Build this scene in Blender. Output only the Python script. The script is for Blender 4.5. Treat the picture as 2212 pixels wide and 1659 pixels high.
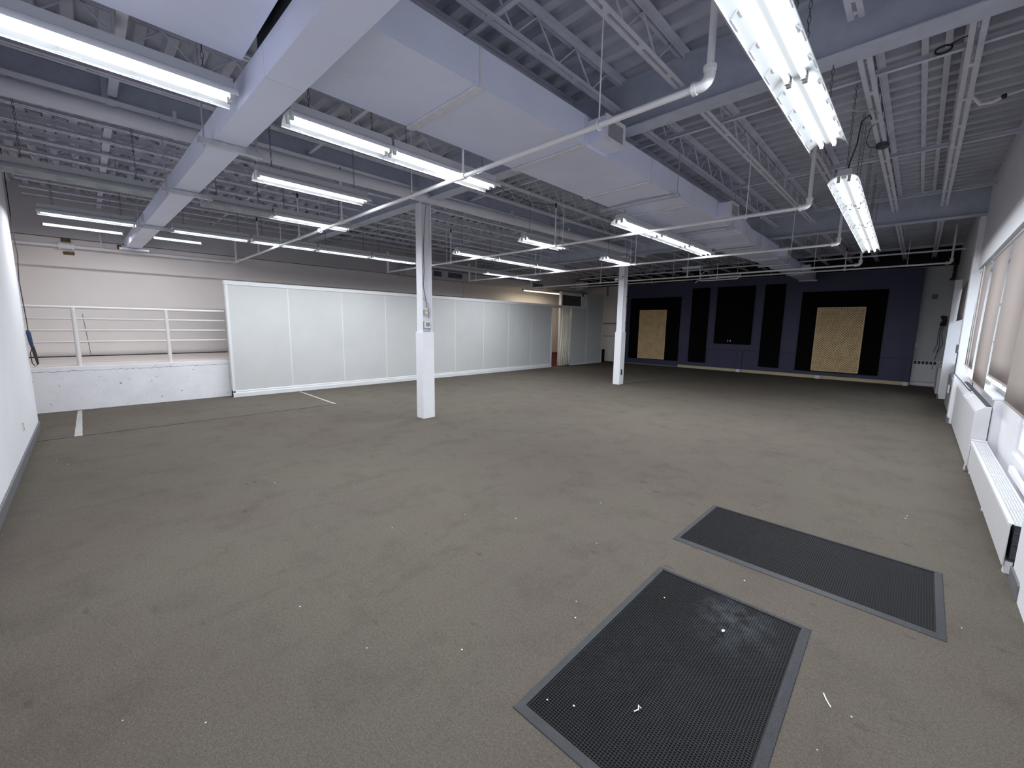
import bpy, math, random
from mathutils import Vector, Matrix
random.seed(7)
for o in list(bpy.data.objects): bpy.data.objects.remove(o)
SC = bpy.context.scene
COL = SC.collection
# ------------------------------------------------------------------ camera, world, exposure
YAW, PIT, ROL, FPX = -0.772873836546804, -0.1405554085110139, 0.01534805993516515, 892.3666279635036
f_ = Vector((math.sin(YAW)*math.cos(PIT), math.cos(YAW)*math.cos(PIT), math.sin(PIT)))
r0 = Vector((math.cos(YAW), -math.sin(YAW), 0)); u0 = r0.cross(f_)
r_ = r0*math.cos(ROL)+u0*math.sin(ROL); u_ = -r0*math.sin(ROL)+u0*math.cos(ROL)
cam = bpy.data.cameras.new('camera'); co = bpy.data.objects.new('camera', cam); COL.objects.link(co)
m = Matrix((r_, u_, -f_)).transposed().to_4x4(); m.translation = Vector((0, 0, 1.65)); co.matrix_world = m
cam.sensor_width = 36; cam.lens = FPX/2212*36; cam.clip_start = 0.02; cam.clip_end = 200
SC.camera = co
wd = bpy.data.worlds.new('overcast_sky'); SC.world = wd; wd.use_nodes = True
bg = wd.node_tree.nodes['Background']; bg.inputs[0].default_value = (0.86, 0.93, 1.0, 1); bg.inputs[1].default_value = 1.6
vs = SC.view_settings; vs.view_transform = 'Standard'; vs.look = 'None'; vs.exposure = 1.5; vs.gamma = 1; vs.use_curve_mapping = False
TUBE_POWER = 0.85
LAMP_W = 5.1
try:
    SC.cycles.max_bounces = 8; SC.cycles.diffuse_bounces = 5; SC.cycles.caustics_reflective = False; SC.cycles.caustics_refractive = False
    SC.cycles.use_denoising = True; SC.cycles.sample_clamp_indirect = 6
except Exception: pass

# ------------------------------------------------------------------ materials
def mat(name, col, rough=0.6, metal=0.0, mott=0.0, mscale=3.0, bump=0.0, bscale=120.0, col2=None, spec=0.5, stretch=None):
    M = bpy.data.materials.new(name); M.use_nodes = True; nt = M.node_tree; N = nt.nodes; L = nt.links
    b = N['Principled BSDF']; b.inputs['Roughness'].default_value = rough; b.inputs['Metallic'].default_value = metal
    b.inputs['Specular IOR Level'].default_value = spec
    b.inputs['Base Color'].default_value = (*col, 1)
    tc = N.new('ShaderNodeTexCoord'); src = tc.outputs['Object']
    if stretch:
        mp = N.new('ShaderNodeMapping'); mp.inputs['Scale'].default_value = stretch; L.new(src, mp.inputs[0]); src = mp.outputs[0]
    if mott > 0 or col2:
        n = N.new('ShaderNodeTexNoise'); n.inputs['Scale'].default_value = mscale; n.inputs['Detail'].default_value = 6; n.inputs['Roughness'].default_value = 0.65
        L.new(src, n.inputs['Vector'])
        cr = N.new('ShaderNodeValToRGB'); cr.color_ramp.elements[0].position = 0.35; cr.color_ramp.elements[1].position = 0.68
        c2 = col2 if col2 else tuple(c*(1-mott) for c in col)
        cr.color_ramp.elements[0].color = (*c2, 1); cr.color_ramp.elements[1].color = (*col, 1)
        L.new(n.outputs['Fac'], cr.inputs[0]); L.new(cr.outputs[0], b.inputs['Base Color'])
    if bump > 0:
        n2 = N.new('ShaderNodeTexNoise'); n2.inputs['Scale'].default_value = bscale; n2.inputs['Detail'].default_value = 3
        L.new(src, n2.inputs['Vector'])
        bp = N.new('ShaderNodeBump'); bp.inputs['Strength'].default_value = bump; bp.inputs['Distance'].default_value = 0.01
        L.new(n2.outputs['Fac'], bp.inputs['Height']); L.new(bp.outputs[0], b.inputs['Normal'])
    return M
def emit(name, col, s):
    M = bpy.data.materials.new(name); M.use_nodes = True; nt = M.node_tree
    b = nt.nodes['Principled BSDF']; b.inputs['Base Color'].default_value = (0.8, 0.8, 0.8, 1)
    b.inputs['Emission Color'].default_value = (*col, 1); b.inputs['Emission Strength'].default_value = s
    return M

def carpet_mat():
    M = bpy.data.materials.new('carpet_brown_grey'); M.use_nodes = True; nt = M.node_tree; N = nt.nodes; L = nt.links
    b = N['Principled BSDF']; b.inputs['Roughness'].default_value = 0.95; b.inputs['Specular IOR Level'].default_value = 0.12
    tc = N.new('ShaderNodeTexCoord')
    def noise(s, d=4, r=0.6, vec=None):
        n = N.new('ShaderNodeTexNoise'); n.inputs['Scale'].default_value = s; n.inputs['Detail'].default_value = d; n.inputs['Roughness'].default_value = r
        L.new(vec or tc.outputs['Object'], n.inputs['Vector']); return n
    def ramp(src, p0, p1, c0, c1):
        cr = N.new('ShaderNodeValToRGB'); cr.color_ramp.elements[0].position = p0; cr.color_ramp.elements[1].position = p1
        cr.color_ramp.elements[0].color = (*c0, 1); cr.color_ramp.elements[1].color = (*c1, 1); L.new(src, cr.inputs[0]); return cr.outputs[0]
    def mul(a, bb, fac=1.0):
        mx = N.new('ShaderNodeMix'); mx.data_type = 'RGBA'; mx.blend_type = 'MULTIPLY'; mx.inputs[0].default_value = fac
        L.new(a, mx.inputs[6]); L.new(bb, mx.inputs[7]); return mx.outputs[2]
    base = ramp(noise(0.35, 5).outputs['Fac'], 0.35, 0.7, (0.124, 0.103, 0.089), (0.143, 0.128, 0.104))
    dirt = ramp(noise(2.3, 6, 0.7).outputs['Fac'], 0.28, 0.5, (0.62, 0.61, 0.62), (1, 1, 1))
    mp = N.new('ShaderNodeMapping'); mp.inputs['Scale'].default_value = (3.2, 0.9, 1); mp.inputs['Rotation'].default_value = (0, 0, 0.5); L.new(tc.outputs['Object'], mp.inputs[0])
    streak = ramp(noise(1.5, 5, 0.65, mp.outputs[0]).outputs['Fac'], 0.30, 0.44, (0.70, 0.68, 0.67), (1, 1, 1))
    fine = ramp(noise(150, 3, 0.75).outputs['Fac'], 0.30, 0.70, (0.55, 0.55, 0.55), (1.38, 1.38, 1.38))
    mid = ramp(noise(60, 3, 0.7).outputs['Fac'], 0.3, 0.7, (0.82, 0.82, 0.82), (1.1, 1.1, 1.1))
    c = mul(mul(mul(mul(base, dirt, .5), streak, .38), fine, .85), mid, .9)
    mk = N.new('ShaderNodeMapping'); mk.inputs['Scale'].default_value = (2.9, 6.0, 1); mk.inputs['Rotation'].default_value = (0, 0, -.35); L.new(tc.outputs['Object'], mk.inputs[0])
    vo = N.new('ShaderNodeTexVoronoi'); vo.inputs['Scale'].default_value = 1.0; L.new(mk.outputs[0], vo.inputs['Vector'])
    wob = N.new('ShaderNodeMath'); wob.operation = 'MULTIPLY_ADD'; wob.inputs[1].default_value = .22; L.new(noise(24, 3).outputs['Fac'], wob.inputs[0]); L.new(vo.outputs['Distance'], wob.inputs[2])
    th = N.new('ShaderNodeMath'); th.operation = 'MULTIPLY_ADD'; th.inputs[1].default_value = .5; th.inputs[2].default_value = -.15; L.new(noise(.9, 3).outputs['Fac'], th.inputs[0])
    df = N.new('ShaderNodeMath'); df.operation = 'SUBTRACT'; L.new(wob.outputs[0], df.inputs[0]); L.new(th.outputs[0], df.inputs[1])
    c = mul(c, ramp(df.outputs[0], 0.0, 0.13, (0.72, 0.69, 0.69), (1, 1, 1)), .85)
    L.new(c, b.inputs['Base Color'])
    bp = N.new('ShaderNodeBump'); bp.inputs['Strength'].default_value = 0.5; bp.inputs['Distance'].default_value = 0.006
    L.new(noise(220, 3).outputs['Fac'], bp.inputs['Height']); L.new(bp.outputs[0], b.inputs['Normal'])
    return M
def concrete_mat():
    M = mat('painted_concrete', (0.86, 0.85, 0.89), 0.75, mott=0.10, mscale=2.5, bump=0.25, bscale=30)
    nt = M.node_tree; N = nt.nodes; L = nt.links; b = N['Principled BSDF']
    prev = b.inputs['Base Color'].links[0].from_socket
    tc = N.new('ShaderNodeTexCoord')
    v = N.new('ShaderNodeTexVoronoi'); v.inputs['Scale'].default_value = 13; v.inputs['Randomness'].default_value = 1
    n = N.new('ShaderNodeTexNoise'); n.inputs['Scale'].default_value = 3.5; n.inputs['Detail'].default_value = 3
    L.new(tc.outputs['Object'], v.inputs['Vector']); L.new(tc.outputs['Object'], n.inputs['Vector'])
    a = N.new('ShaderNodeMath'); a.operation = 'MULTIPLY_ADD'; a.inputs[1].default_value = -0.62; a.inputs[2].default_value = 0.37; L.new(n.outputs['Fac'], a.inputs[0])
    c = N.new('ShaderNodeMath'); c.operation = 'LESS_THAN'; L.new(v.outputs['Distance'], c.inputs[0]); L.new(a.outputs[0], c.inputs[1])
    sx = N.new('ShaderNodeSeparateXYZ'); L.new(tc.outputs['Object'], sx.inputs[0])
    n3 = N.new('ShaderNodeTexNoise'); n3.inputs['Scale'].default_value = 14; n3.inputs['Detail'].default_value = 5; L.new(tc.outputs['Object'], n3.inputs['Vector'])
    ad = N.new('ShaderNodeMath'); ad.operation = 'MULTIPLY_ADD'; ad.inputs[1].default_value = 0.07; L.new(n3.outputs['Fac'], ad.inputs[0]); L.new(sx.outputs['Z'], ad.inputs[2])
    cm = N.new('ShaderNodeMath'); cm.operation = 'COMPARE'; cm.inputs[1].default_value = 0.755; cm.inputs[2].default_value = 0.0042; L.new(ad.outputs[0], cm.inputs[0])
    mxm = N.new('ShaderNodeMath'); mxm.operation = 'MAXIMUM'; L.new(c.outputs[0], mxm.inputs[0]); L.new(cm.outputs[0], mxm.inputs[1])
    mx = N.new('ShaderNodeMix'); mx.data_type = 'RGBA'; L.new(mxm.outputs[0], mx.inputs[0]); L.new(prev, mx.inputs[6]); mx.inputs[7].default_value = (0.26, 0.26, 0.29, 1)
    L.new(mx.outputs[2], b.inputs['Base Color'])
    return M
def glass_mat():
    M = bpy.data.materials.new('window_glass'); M.use_nodes = True; nt = M.node_tree; N = nt.nodes; L = nt.links
    out = N['Material Output']; N.remove(N['Principled BSDF'])
    t = N.new('ShaderNodeBsdfTransparent'); t.inputs[0].default_value = (0.9, 0.93, 0.93, 1)
    g = N.new('ShaderNodeBsdfGlossy'); g.inputs['Roughness'].default_value = 0.03
    x = N.new('ShaderNodeMixShader'); x.inputs[0].default_value = 0.08
    L.new(t.outputs[0], x.inputs[1]); L.new(g.outputs[0], x.inputs[2]); L.new(x.outputs[0], out.inputs[0])
    return M
def shade_mat():
    M = bpy.data.materials.new('shade_cloth'); M.use_nodes = True; nt = M.node_tree; N = nt.nodes; L = nt.links
    out = N['Material Output']; b = N['Principled BSDF']; b.inputs['Base Color'].default_value = (0.46, 0.395, 0.375, 1); b.inputs['Roughness'].default_value = 0.9
    t = N.new('ShaderNodeBsdfTranslucent'); t.inputs[0].default_value = (0.42, 0.35, 0.33, 1)
    x = N.new('ShaderNodeMixShader'); x.inputs[0].default_value = 0.16
    L.new(b.outputs[0], x.inputs[1]); L.new(t.outputs[0], x.inputs[2]); L.new(x.outputs[0], out.inputs[0])
    return M

CARPET = carpet_mat()
CARPET_PATCH = CARPET
WALLW = mat('white_wall_paint', (0.86, 0.85, 0.89), 0.6, mott=0.05, mscale=1.2, bump=0.12, bscale=60)
WALLR = mat('rear_wall_paint', (0.80, 0.745, 0.725), 0.65, mott=0.05, mscale=1.0, bump=0.1, bscale=50)
WALLU = mat('rear_wall_upper_grey', (0.56, 0.555, 0.58), 0.65, mott=0.06, mscale=1.2, bump=0.1, bscale=50)
WALLF = mat('far_wall_paint', (0.56, 0.57, 0.58), 0.65, mott=0.08, mscale=1.5, bump=0.15, bscale=40)
BLACKW = mat('black_wall_paint', (0.004, 0.004, 0.006), 0.8)
BLUE = mat('dark_blue_paint', (0.046, 0.047, 0.105), 0.55, mott=0.15, mscale=1.5, bump=0.08, bscale=40)
STEEL = mat('painted_steel', (0.53, 0.57, 0.68), 0.5, mott=0.14, mscale=6)
JOISTM = mat('painted_joist', (0.70, 0.715, 0.82), 0.55, mott=0.2, mscale=5)
DECKM = mat('painted_deck', (0.57, 0.59, 0.68), 0.6, mott=0.25, mscale=2.0, bump=0.1, bscale=30)
DUCTM = mat('painted_duct', (0.75, 0.79, 0.97), 0.42, mott=0.06, mscale=1.6)
DUCTS = mat('duct_seam', (0.76, 0.76, 0.83), 0.45, mott=0.15, mscale=20)
GALV = mat('galvanised', (0.62, 0.65, 0.68), 0.38, metal=0.6, mott=0.2, mscale=14)
PIPEM = mat('painted_pipe', (0.82, 0.82, 0.85), 0.35, mott=0.06, mscale=9)
PIPEG = mat('insulated_pipe', (0.76, 0.77, 0.86), 0.5, mott=0.08, mscale=3)
REFL = mat('reflector_white', (0.80, 0.82, 0.84), 0.3)
REFLOLD = mat('reflector_unlit', (0.52, 0.55, 0.57), 0.35, mott=0.12, mscale=8)
HOUS = mat('fixture_housing', (0.50, 0.51, 0.54), 0.45)
TUBE = emit('tube_cool_white', (0.90, 0.96, 1.0), TUBE_POWER)
TUBEW = emit('tube_warm_yellow', (1.0, 0.86, 0.48), 1.3)
SOCK = mat('lamp_socket', (0.42, 0.43, 0.44), 0.5)
DARK = mat('dark_rubber', (0.02, 0.02, 0.022), 0.6)
CHAINM = mat('chain_steel', (0.16, 0.16, 0.17), 0.4, metal=0.7)
RODM = mat('hanger_rod', (0.42, 0.42, 0.45), 0.5)
HEADM = mat('sprinkler_brass', (0.06, 0.035, 0.025), 0.4, metal=0.4)
COLM = mat('white_column_paint', (0.87, 0.87, 0.92), 0.5, mott=0.04, mscale=4, bump=0.05, bscale=50)
PANELM = mat('white_board', (0.61, 0.615, 0.62), 0.5, mott=0.06, mscale=1.3)
TRIMW = mat('white_trim', (0.74, 0.75, 0.77), 0.45)
RAILM = mat('white_rail_paint', (0.80, 0.77, 0.76), 0.4)
CONC = concrete_mat()
PINK = mat('pale_floor_paint', (0.72, 0.66, 0.63), 0.6, mott=0.05, mscale=3)
BASEG = mat('grey_baseboard', (0.16, 0.165, 0.18), 0.5, mott=0.2, mscale=10)
FABRIC = mat('black_fabric', (0.0035, 0.0035, 0.004), 0.95, bump=0.3, bscale=200, spec=0.1)
FRAMEB = mat('black_frame', (0.006, 0.006, 0.008), 0.7, spec=0.2)
WOOD = mat('lattice_wood', (0.90, 0.66, 0.37), 0.6, mott=0.2, mscale=6, col2=(0.70, 0.50, 0.26))
TAN = mat('bare_lumber', (0.66, 0.55, 0.36), 0.6, mott=0.15, mscale=3, stretch=(1, 6, 6))
RUBBER = mat('black_mat_rubber', (0.0125, 0.0125, 0.015), 0.75, mott=0.3, mscale=4)
def dusty(name, spots):
    M = mat(name, (0.0125, 0.0125, 0.015), 0.75, mott=0.3, mscale=4); nt = M.node_tree; N = nt.nodes; L = nt.links; b = N['Principled BSDF']
    prev = b.inputs['Base Color'].links[0].from_socket; tc = N.new('ShaderNodeTexCoord')
    nz = N.new('ShaderNodeTexNoise'); nz.inputs['Scale'].default_value = 11; nz.inputs['Detail'].default_value = 6; nz.inputs['Roughness'].default_value = .7; L.new(tc.outputs['Object'], nz.inputs['Vector'])
    for (x, y, r, amt) in spots:
        vm = N.new('ShaderNodeVectorMath'); vm.operation = 'DISTANCE'; vm.inputs[1].default_value = (x, y, .01); L.new(tc.outputs['Object'], vm.inputs[0])
        mr = N.new('ShaderNodeMapRange'); mr.inputs[1].default_value = r; mr.inputs[2].default_value = r*.25; L.new(vm.outputs['Value'], mr.inputs[0])
        cr = N.new('ShaderNodeMapRange'); cr.inputs[1].default_value = .42; cr.inputs[2].default_value = .62; cr.inputs[4].default_value = amt; L.new(nz.outputs['Fac'], cr.inputs[0])
        mu = N.new('ShaderNodeMath'); mu.operation = 'MULTIPLY'; L.new(mr.outputs[0], mu.inputs[0]); L.new(cr.outputs[0], mu.inputs[1])
        mx = N.new('ShaderNodeMix'); mx.data_type = 'RGBA'; L.new(mu.outputs[0], mx.inputs[0]); L.new(prev, mx.inputs[6]); mx.inputs[7].default_value = (0.075, 0.085, 0.10, 1); prev = mx.outputs[2]
    L.new(prev, b.inputs['Base Color']); return M
RUBBERD = dusty('black_mat_rubber_dusty', ((.10, .56, .22, .9), (.12, .40, .28, .45), (-.1, -.2, .5, .12)))
RUBBERB = mat('mat_border_rubber', (0.030, 0.032, 0.038), 0.5, mott=0.35, mscale=9, bump=0.2, bscale=80)
TAPE = mat('white_tape', (0.46, 0.45, 0.44), 0.6, mott=0.2, mscale=12)
SEAM = mat('dark_seam', (0.02, 0.018, 0.016), 0.9)
RED = mat('red_carpet', (0.075, 0.006, 0.008), 0.95, mott=0.2, mscale=5)
CURT = mat('cream_curtain', (0.86, 0.82, 0.72), 0.85, mott=0.08, mscale=8)
DGLASS = mat('dark_glass', (0.10, 0.09, 0.085), 0.15)
GLASS = glass_mat(); SHADE = shade_mat()
ALU = mat('roller_aluminium', (0.55, 0.56, 0.58), 0.35, metal=0.3)
RADM = mat('radiator_enamel', (0.70, 0.69, 0.71), 0.4, mott=0.03, mscale=3)
RADG = mat('convector_grey', (0.50, 0.50, 0.51), 0.45, mott=0.12, mscale=4)
RADD = mat('radiator_dark_inside', (0.06, 0.065, 0.075), 0.6)
WINM = mat('window_steel_white', (0.72, 0.73, 0.75), 0.45)
RUST = mat('rusty_masonry', (0.20, 0.15, 0.06), 0.9, mott=0.6, mscale=20, bump=0.5, bscale=40)
PLASW = mat('white_plastic', (0.74, 0.74, 0.74), 0.4)
BEIGE = mat('beige_plastic', (0.55, 0.48, 0.38), 0.5)
LCD = mat('grey_lcd', (0.24, 0.27, 0.27), 0.3)
BLUEP = mat('blue_plastic', (0.012, 0.03, 0.085), 0.5)
GRILD = mat('grille_dark', (0.03, 0.03, 0.04), 0.6)
LINT = mat('white_lint', (0.8, 0.8, 0.8), 0.8)
INSUL = mat('torn_wrap', (0.60, 0.61, 0.66), 0.7, mott=0.15, mscale=9)

# ------------------------------------------------------------------ mesh helpers
class MB:
    def __init__(s): s.v = []; s.f = []
    def box(s, x0, x1, y0, y1, z0, z1):
        n = len(s.v); s.v += [(x0,y0,z0),(x1,y0,z0),(x1,y1,z0),(x0,y1,z0),(x0,y0,z1),(x1,y0,z1),(x1,y1,z1),(x0,y1,z1)]
        s.f += [tuple(n+i for i in q) for q in ((0,3,2,1),(4,5,6,7),(0,1,5,4),(1,2,6,5),(2,3,7,6),(3,0,4,7))]; return s
    def cbox(s, c, d): return s.box(c[0]-d[0]/2, c[0]+d[0]/2, c[1]-d[1]/2, c[1]+d[1]/2, c[2]-d[2]/2, c[2]+d[2]/2)
    def prism(s, prof, axis, t0, t1):
        # prof: closed polygon of (a,b); axis 'x': (a,b)=(y,z); 'y': (x,z); 'z': (x,y)
        n = len(s.v); k = len(prof)
        def P(a, b, t): return {'x': (t, a, b), 'y': (a, t, b), 'z': (a, b, t)}[axis]
        s.v += [P(a, b, t0) for a, b in prof]+[P(a, b, t1) for a, b in prof]
        s.f += [(n+i, n+(i+1) % k, n+k+(i+1) % k, n+k+i) for i in range(k)]
        s.f += [tuple(n+i for i in range(k))[::-1], tuple(n+k+i for i in range(k))]; return s
    def path(s, pts, r, n=8, closed=False):
        P = [Vector(p) for p in pts]; m0 = len(s.v); k = len(P); ref = None
        for i, p in enumerate(P):
            if closed: t = (P[(i+1) % k]-P[i-1])
            else: t = (P[min(i+1, k-1)]-P[max(i-1, 0)])
            t.normalize()
            if ref is None: ref = Vector((0, 0, 1)) if abs(t.z) < .9 else Vector((1, 0, 0))
            a = ref-t*ref.dot(t)
            if a.length < 1e-4: a = t.orthogonal()
            a.normalize(); ref = a; b = t.cross(a)
            rr = r[i] if isinstance(r, (list, tuple)) else r
            for j in range(n):
                th = 2*math.pi*j/n; s.v.append(tuple(p+a*(rr*math.cos(th))+b*(rr*math.sin(th))))
        for i in range(k if closed else k-1):
            i2 = (i+1) % k
            for j in range(n):
                j2 = (j+1) % n; s.f.append((m0+i*n+j, m0+i*n+j2, m0+i2*n+j2, m0+i2*n+j))
        if not closed:
            s.f.append(tuple(m0+j for j in range(n))[::-1]); s.f.append(tuple(m0+(k-1)*n+j for j in range(n)))
        return s
    def tube(s, a, b, r, n=8): return s.path([a, b], r, n)
    def bar(s, a, b, w, h):
        # rectangular bar from a to b, w across (in plane), h normal
        A = Vector(a); B = Vector(b); t = (B-A).normalized(); up = Vector((0, 1, 0)) if abs(t.y) < .9 else Vector((0, 0, 1))
        x = t.cross(up).normalized(); y = x.cross(t); n = len(s.v)
        for p in (A, B):
            for sx, sy in ((-1,-1),(1,-1),(1,1),(-1,1)): s.v.append(tuple(p+x*(sx*w/2)+y*(sy*h/2)))
        s.f += [tuple(n+i for i in q) for q in ((0,1,5,4),(1,2,6,5),(2,3,7,6),(3,0,4,7),(3,2,1,0),(4,5,6,7))]; return s
    def mesh(s, name, material, smooth=False):
        me = bpy.data.meshes.new(name); me.from_pydata(s.v, [], s.f)
        import bmesh
        b = bmesh.new(); b.from_mesh(me); bmesh.ops.recalc_face_normals(b, faces=b.faces); b.to_mesh(me); b.free()
        me.materials.append(material)
        if smooth:
            for p in me.polygons: p.use_smooth = True
            try: me.set_sharp_from_angle(angle=math.radians(40))
            except Exception: pass
        return me
    def build(s, name, material, parent=None, smooth=False, bevel=0.0, local=False):
        o = bpy.data.objects.new(name, s.mesh(name, material, smooth)); COL.objects.link(o)
        if parent:
            o.parent = parent
            if not local: o.location = -wloc(parent)
        if bevel:
            b = o.modifiers.new('bevel', 'BEVEL'); b.width = bevel; b.segments = 2; b.limit_method = 'ANGLE'
        return o
def wloc(o):
    v = Vector((0, 0, 0))
    while o: v = v+o.location; o = o.parent
    return v
def link(name, me, parent=None, loc=(0, 0, 0)):
    o = bpy.data.objects.new(name, me); COL.objects.link(o)
    if parent: o.parent = parent
    o.location = loc; return o
def thing(name, loc, label, cat, group=None):
    o = bpy.data.objects.new(name, None); COL.objects.link(o); o.location = loc; o.empty_display_size = 0.1
    o['label'] = label; o['category'] = cat
    if group: o['group'] = group
    return o
def tag(o, label, cat, group=None):
    o['label'] = label; o['category'] = cat
    if group: o['group'] = group
    return o
def struct(o): o['kind'] = 'structure'; return o
def stuff(o): o['kind'] = 'stuff'; return o
ORD = ['first','second','third','fourth','fifth','sixth','seventh','eighth','ninth','tenth','eleventh','twelfth','thirteenth','fourteenth','fifteenth','sixteenth','seventeenth','eighteenth','nineteenth','twentieth','twenty-first','twenty-second']
def arc(c, r, a0, a1, n, plane):
    out = []
    for i in range(n+1):
        a = a0+(a1-a0)*i/n; u, w = r*math.cos(a), r*math.sin(a)
        out.append({'xz': (c[0]+u, c[1], c[2]+w), 'xy': (c[0]+u, c[1]+w, c[2]), 'yz': (c[0], c[1]+u, c[2]+w)}[plane])
    return out

# ================================================================== SETTING
ZD = 4.12   # underside of the roof deck
ZW = 4.27  # wall tops reach the deck's upper sheet
YF = 17.75  # far wall
fl = struct(MB().box(-12.5, 1.2, -1.9, 18.0, -0.12, 0).build('floor', CARPET))
MB().box(-8.372, -8.352, -0.62, 3.46, -0.002, 0.0025).build('carpet_seam', SEAM, fl)
MB().box(-10.78, -8.37, 3.452, 3.460, -0.002, 0.002).build('carpet_seam', SEAM, fl)

# corrugated deck: one folded sheet, ribs along X
def deck():
    b = MB(); per = 0.22; y = -1.9; prof = []
    while y < 18.0:
        prof += [(y, ZD), (y+0.075, ZD), (y+0.095, ZD+0.065), (y+0.20, ZD+0.065)]; y += per
    n = len(prof)
    for x in (-12.5, 1.2): b.v += [(x, py, pz) for py, pz in prof]
    b.f = [(i, i+1, n+i+1, n+i) for i in range(n-1)]
    k = len(b.v); b.v += [(-12.5, -1.9, ZD+.16), (1.2, -1.9, ZD+.16), (1.2, 18.1, ZD+.16), (-12.5, 18.1, ZD+.16)]; b.f.append((k, k+1, k+2, k+3))
    return b
struct(deck().build('ceiling', DECKM))

struct(MB().box(1.2, 40, -25, 45, -.6, -.4).build('ground', mat('asphalt_outside', (0.05, 0.052, 0.058), .9, mott=.2, mscale=1.5)))
# left foreground wall, closing walls, far wall
wl = MB().box(-9.32, 1.2, -1.9, -0.63, 0, ZW)
struct(wl.build('wall_left', WALLW))
struct(MB().box(-9.30, 1.0, -0.63, -0.612, 0.0, 0.115).build('baseboard_left', BASEG, bevel=.004))
struct(MB().box(-12.5, -9.32, -1.9, -1.7, 0, ZW).build('wall_alcove', WALLR))
wr = struct(MB().box(-12.5, -12.3, -1.7, 18.0, 0, 2.68).build('wall_rear', WALLR))
MB().box(-12.5, -12.20, -1.7, 9.85, 2.66, 3.215).build('bulkhead', WALLR, wr, bevel=.02)
MB().box(-12.5, -12.30, 9.85, 18.0, 2.68, 3.3).build('bulkhead', WALLR, wr)
MB().box(-12.5, -12.185, -1.7, 18.0, 3.222, ZW).build('upper_panel', WALLU, wr)
MB().box(-12.29, -12.22, 9.82, 9.88, 2.4, 3.25).build('corner_strip', WALLU, wr)
MB().tube((-12.295, 0.02, 0.9), (-12.295, -0.03, 1.75), 0.003, 5).build('wall_crack', SEAM, wr)
wf = struct(MB().box(-12.3, 1.2, YF, 18.0, 0, 3.58).build('wall_far', WALLF))
MB().box(-12.3, 1.2, YF-0.015, 18.0, 3.58, ZW).build('black_band', BLACKW, wf)
MB().box(-11.15, -9.8, YF-0.06, YF, 1.80, 1.85).build('ledge', BASEG, wf)
MB().box(-11.15, -9.8, YF-0.04, YF, 1.21, 1.235).build('ledge', BASEG, wf)
MB().box(-0.10, 0.6, YF-0.05, YF, 0.02, 0.14).build('baseboard', WALLW, wf)

# right (window) wall
rw = struct(MB().box(0.60, 1.2, -0.63, 18.0, 2.72, ZW).build('wall_right', WALLW))
def pil(x0, y0, y1, z1):
    MB().box(x0, 1.15, y0, y1, 0, z1).build('pilaster', WALLW, rw, bevel=.006)
    MB().box(x0-.012, x0+.02, y0-.012, y1+.012, 0, .11).build('pilaster_base', BASEG, rw, bevel=.003)
pil(0.615, 3.885, 4.17, 2.74); pil(0.53, 10.86, 11.15, 3.62); pil(0.485, 14.75, 15.05, 2.9)
MB().box(0.61, 1.15, -0.63, 3.885, 0, 2.74).build('wall_bay', WALLW, rw)
MB().box(0.80, 1.15, 4.17, 7.45, 0, 0.45).build('sill_wall', WALLW, rw)
MB().box(0.80, 1.15, 6.45, 7.45, 0.45, 0.86).build('sill_wall', WALLW, rw)
MB().box(0.72, 1.15, 7.45, 10.86, 0, 0.86).build('sill_wall', WALLW, rw, bevel=.01)
MB().box(0.72, 1.15, 11.15, 14.75, 0, 0.86).build('sill_wall', WALLW, rw)
MB().box(0.70, 0.96, 7.45, 10.86, 0.86, 0.885).build('sill_board', WALLW, rw, bevel=.004)
MB().box(0.70, 0.96, 11.15, 14.75, 0.86, 0.885).build('sill_board', WALLW, rw)
# black pipe chase down beside second pilaster
MB().box(0.582, 0.598, 11.02, 11.08, 3.08, 3.66).build('dark_chase', BLACKW, rw)

def window(n, y0, y1, z0, z1, ny, nz, x=0.86):
    w = struct(bpy.data.objects.new('window_%d' % n, None)); COL.objects.link(w); w.location = (x, (y0+y1)/2, z0)
    fr = MB(); t = .045
    fr.box(x-.03, x+.03, y0, y0+t, z0, z1).box(x-.03, x+.03, y1-t, y1, z0, z1).box(x-.03, x+.03, y0+t, y1-t, z0, z0+t).box(x-.03, x+.03, y0+t, y1-t, z1-t, z1)
    fr.build('window_frame', WINM, w)
    ly = (y1-y0-2*t); lz = (z1-z0-2*t)
    mv = MB().cbox((0, 0, 0), (.03, .022, lz)).mesh('muntin', WINM); mh = MB().cbox((0, 0, 0), (.026, ly, .022)).mesh('muntin', WINM)
    zc = (z1-z0)/2; cy = 0
    for i in range(1, ny): link('muntin', mv, w, (0, -ly/2+ly*i/ny, zc))
    for k in range(1, nz): link('muntin', mh, w, (0, 0, t+lz*k/nz))
    pm = MB().cbox((0, 0, 0), (.004, ly/ny-.02, lz/nz-.02)).mesh('pane', GLASS)
    for i in range(ny):
        for k in range(nz): link('pane', pm, w, (0, -ly/2+ly*(i+.5)/ny, t+lz*(k+.5)/nz))
window(1, 4.19, 6.45, 0.47, 2.72, 7, 9)
window(2, 6.50, 7.42, 0.87, 2.72, 1, 3)
window(3, 7.50, 9.12, 0.885, 2.72, 2, 3)
window(4, 9.20, 10.84, 0.885, 2.72, 2, 3)
window(5, 11.17, 14.73, 0.885, 2.72, 4, 3)
MB().box(0.66, 1.15, 15.05, 18.0, 0, 2.74).build('wall_bay', WALLW, rw)

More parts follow.
